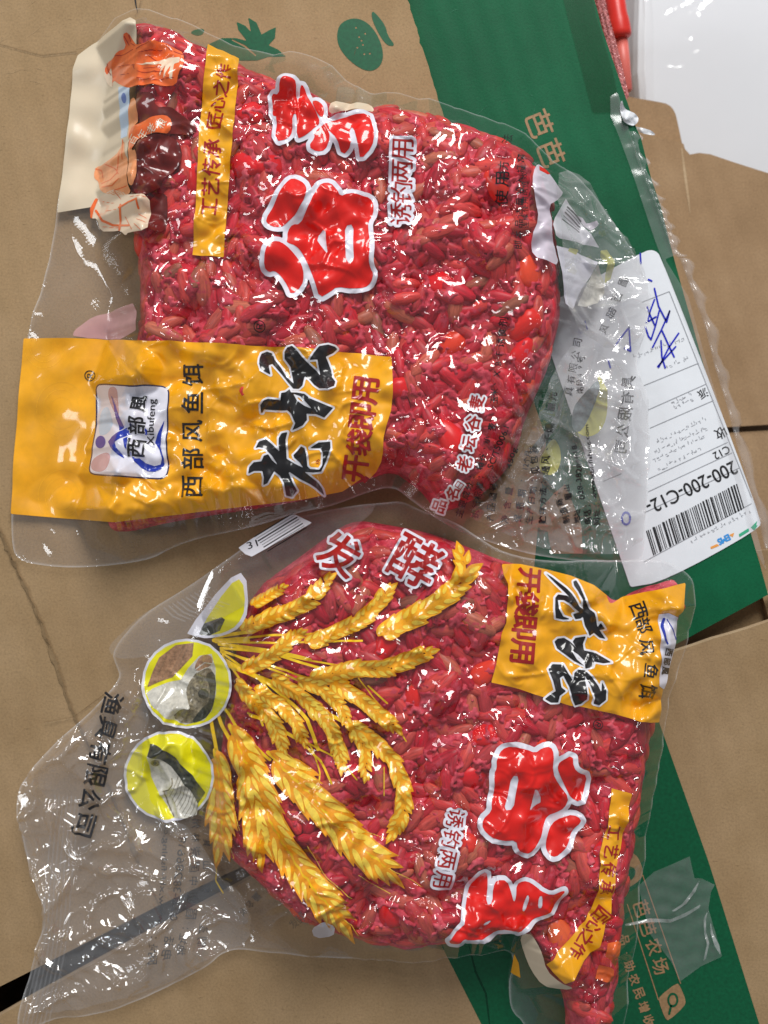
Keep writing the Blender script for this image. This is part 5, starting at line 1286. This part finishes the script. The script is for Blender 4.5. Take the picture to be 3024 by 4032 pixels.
p2('fish_back', ZC([(642, 80), (652, 28), (700, 45), (760, 90), (830, 170), (888, 240), (855, 290), (810, 220), (740, 130), (690, 95)]), 'ink_fish_dark', 8, h=3)
print_strokes('gill', [(ZC([(742, 180), (748, 205), (730, 228), (705, 235)]), 4), (ZC([(710, 235), (725, 290), (752, 345)]), 5)], 'ink_fish_mid', pk2, R2, 9)
for k_ in range(9):
    a_ = np.array([770 + k_ * 11, 170 + k_ * 14.0]); print_strokes('scale_row', [(ZC([a_, a_ + [-14, 50], a_ + [-38, 90]]), 2.0)], 'ink_fish_mid', pk2, R2, 9, h=2)
p2('fish_eye', ring(ZC((672, 113)), 17, 15), 'ink_fish_mid', 9, h=2); p2('fish_eye', ring(ZC((670, 113)), 8, 8), 'ink_black', 10, h=2)
# writing on the clear tail
print_text('text_line', '渔具有限公司', np.array((446, 2770.)), np.array((336, 3240.)), 84, 'ink_black', C2, R2, 4, bold=1.8)
for s_, a_, b_, sz_ in (('www.xbf-fishing.co', (690, 810), (718, 372), 32), ('028-38286618', (752, 790), (790, 430), 34)):
    print_text('text_line', s_, ZC(a_), ZC(b_), ZC.len(sz_), 'ink_text_back', pk2, R2, 3, fit=True, mirror=True, bold=0.5)
for s_, a_, b_, sz_ in (('网址：', (658, 960), (668, 860), 44), ('电话：', (722, 940), (735, 830), 42), ('地址：', (785, 920), (800, 830), 42), ('眉山', (825, 770), (832, 700), 46), ('中国崇林州', (838, 620), (848, 380), 40), ('制造', (872, 890), (880, 830), 40), ('眉山具', (886, 660), (892, 460), 34), ('净含量', (1050, 760), (1110, 690), 36)):
    print_text('text_line', s_, ZC(a_), ZC(b_), ZC.len(sz_), 'ink_text_back', pk2, R2, 3, mirror=True, bold=0.5)
tx2('发酵', ZC, (1270, 800), (1300, 770), 40, 'ink_text_back', 3)
p2('white_stamp', ZC([(1345, 820), (1400, 800), (1450, 810), (1440, 870), (1360, 870)]), 'ink_white', 2, h=3, soft=1)

# folded-over corner of the film with its barcode sticker
class Raised:
    def __init__(self, pk, dz): self.pk, self.dz = pk, dz
    def surf(self, u, v):
        if not hasattr(self.pk, 'Zr'): self.pk.Zr = blur(np.maximum(self.pk.Z, 0.004), 0.003 / RES)
        pk = self.pk; z = np.full(np.shape(u), 0.012)
        for _ in range(8):
            x, y = P(u, v, z); z = 0.4 * z + 0.6 * (np.maximum(pk.sample(x, y, pk.Zr), pk.sample(x, y, pk.Z)) + self.dz)
        x, y = P(u, v, z); return x, y, z
RF = Raised(pk2, 0.0012)
fold = ZA([(1655, -22), (1530, 0), (1380, 5), (1258, 26), (1150, 100), (1040, 178), (920, 268), (800, 348), (690, 415), (610, 462), (520, 545), (466, 600), (485, 640), (540, 655), (660, 636), (800, 566), (970, 470), (1150, 372), (1280, 280), (1460, 150)])
def sheet_on(name, loop, surf, mat, parent, h, seal):
    gx_, gy_ = grid_for(loop.min(0), loop.max(0), h, 2 * h); X_, Y_ = np.meshgrid(gx_, gy_)
    pts, faces = contour_mesh(seg_sdf(X_, Y_, loops_to_segs([loop])), gx_, gy_); x, y, z = surf.surf(pts[:, 0], pts[:, 1])
    o = mesh_obj(name, np.stack([x, y, z], 1), faces, mat, parent, True)
    if o.data.polygons[0].normal.z < 0: o.data.flip_normals()
    o.data.attributes.new('seal', 'FLOAT', 'POINT').data.foreach_set('value', np.full(len(pts), seal)); return o
sheet_on('folded_corner', smooth_loop(fold, 1), RF, 'tail_film', R2, 6.0, 0.35)
print_shape('barcode_sticker', ZA([(1240, 36), (1275, 28), (1348, 64), (1215, 140), (1088, 210), (1060, 200), (1030, 172), (1130, 105)]), 'ink_white_pure', RF, R2, 0, h=4)
for k_, w_ in enumerate((5, 2, 6, 3, 2, 5, 2, 4)):
    a_ = np.array([1062 + k_ * 8.0, 128 + k_ * 9.0]); print_strokes('barcode_bar', [(ZA([a_ + [38, -4], a_ + [205, -106]]), w_ * 0.8)], 'ink_black', RF, R2, 2, h=1.8)
print_text('text_line', '31', ZA((1068, 165)), ZA((1112, 150)), ZA.len(30), 'ink_black', RF, R2, 2, fit=True)
sheet_on('crumpled_fold', smooth_loop(DP([(1196, 378), (1232, 372), (1290, 425), (1362, 536), (1408, 632), (1388, 730), (1330, 770), (1226, 700), (1216, 560)]), 1), Crumpled(pk1, 0.0012), 'tail_film', R1, 5.0, 1.0)
sheet_on('crumpled_fold', smooth_loop(DP([(1120, 990), (1160, 900), (1200, 790), (1240, 740), (1300, 765), (1396, 850), (1400, 960), (1396, 1085), (1384, 1196), (1200, 1196), (1060, 1140), (1000, 1110), (1075, 1065)]), 1), Crumpled(pk1, 0.0012), 'tail_film', R1, 5.0, 0.75)
sheet_on('crumpled_fold', smooth_loop(DP([(50, 1700), (180, 1570), (262, 1480), (330, 1520), (300, 1640), (340, 1760), (420, 1790), (470, 1880), (545, 1950), (540, 2040), (470, 2050), (340, 2140), (120, 2190), (60, 2180), (108, 1970), (58, 1862), (42, 1770)]), 1), Crumpled(pk2, 0.0010), 'tail_film', R2, 5.0, 0.3)
# ribbed seal lines of the folded corner and the tail
for k_ in range(9):
    a_ = np.array([705 + k_ * 19.0, 432 - k_ * 9.0]); sheet_on('seal_rib', np.vstack([ZA([a_, a_ + [40 + 3 * k_, 40], a_ + [95 + 5 * k_, 62]]), ZA([a_ + [98 + 5 * k_, 56], a_ + [45 + 3 * k_, 33], a_ + [5, -5]])]), Raised(pk2, 0.0016), 'tail_film', R2, 3.0, 0.8)
for k_ in range(7):
    off = np.array([18.0 * k_, 2.0 * k_]); l_ = np.array([(235, 250), (215, 420), (195, 640), (185, 800), (160, 960), (95, 1240)], float) + off
    sheet_on('seal_rib', np.vstack([ZC(l_), ZC(l_[::-1] + [7, 0])]), Raised(pk2, 0.0003), 'tail_film', R2, 4.0, 0.5)

# ------------------------------------------------------------------ small pieces belong to the print they are part of
def centre(o):
    c = np.empty(len(o.data.vertices) * 3); o.data.vertices.foreach_get('co', c); c = c.reshape(-1, 3)
    return (c.min(0) + c.max(0)) / 2
OWN = {'emblem_border': 'emblem_panel', 'emblem_tint': 'emblem_panel', 'emblem_dot': 'emblem_panel', 'emblem_figure': 'emblem_panel', 'emblem_swoosh': 'emblem_panel',
       'fish_fin': 'yellow_disc', 'fin_ray': 'yellow_disc', 'fish_body': 'yellow_disc', 'fish_head': 'yellow_disc', 'fish_back': 'yellow_disc', 'fish_mouth': 'yellow_disc', 'fish_eye': 'yellow_disc', 'gill': 'yellow_disc', 'scale_row': 'yellow_disc', 'disc_rim': 'yellow_disc', 'fish_picture': 'yellow_disc',
       'barcode_bar': 'barcode_sticker', 'jar_label': 'printed_jar', 'face': 'printed_person', 'printed_fold': 'printed_person', 'printed_cloth': 'printed_person', 'blue_dot': 'blue_strip', 'printed_ring': 'yellow_band',
       'character_rim': ('brush_character', 'red_character'), 'text_line_outline': 'text_line', 'lens': 'search_icon', 'lens_handle': 'search_icon', 'badge_leaf': 'printed_badge', 'scuff': 'flap', 'seal_rib': 'clear_film'}
stem_ = lambda n: n.rsplit('.', 1)[0] if n.rsplit('.', 1)[-1].isdigit() else n
for root_ in [o for o in SC.objects if o.parent is None and o.type == 'EMPTY']:
    kids = [k for k in root_.children if k.type == 'MESH']
    if root_ == lab:
        sheet_ = [k for k in kids if stem_(k.name) == 'label_sheet']
        for k in kids:
            if stem_(k.name) == 'barcode_bar': k.parent = sheet_[0]
    for k in kids:
        own = OWN.get(stem_(k.name))
        if not own: continue
        own = (own,) if isinstance(own, str) else own
        host = [q for q in kids if stem_(q.name) in own and q is not k]
        if host:
            ck = centre(k); k.parent = min(host, key=lambda q: float(np.hypot(*(centre(q) - ck)[:2])))
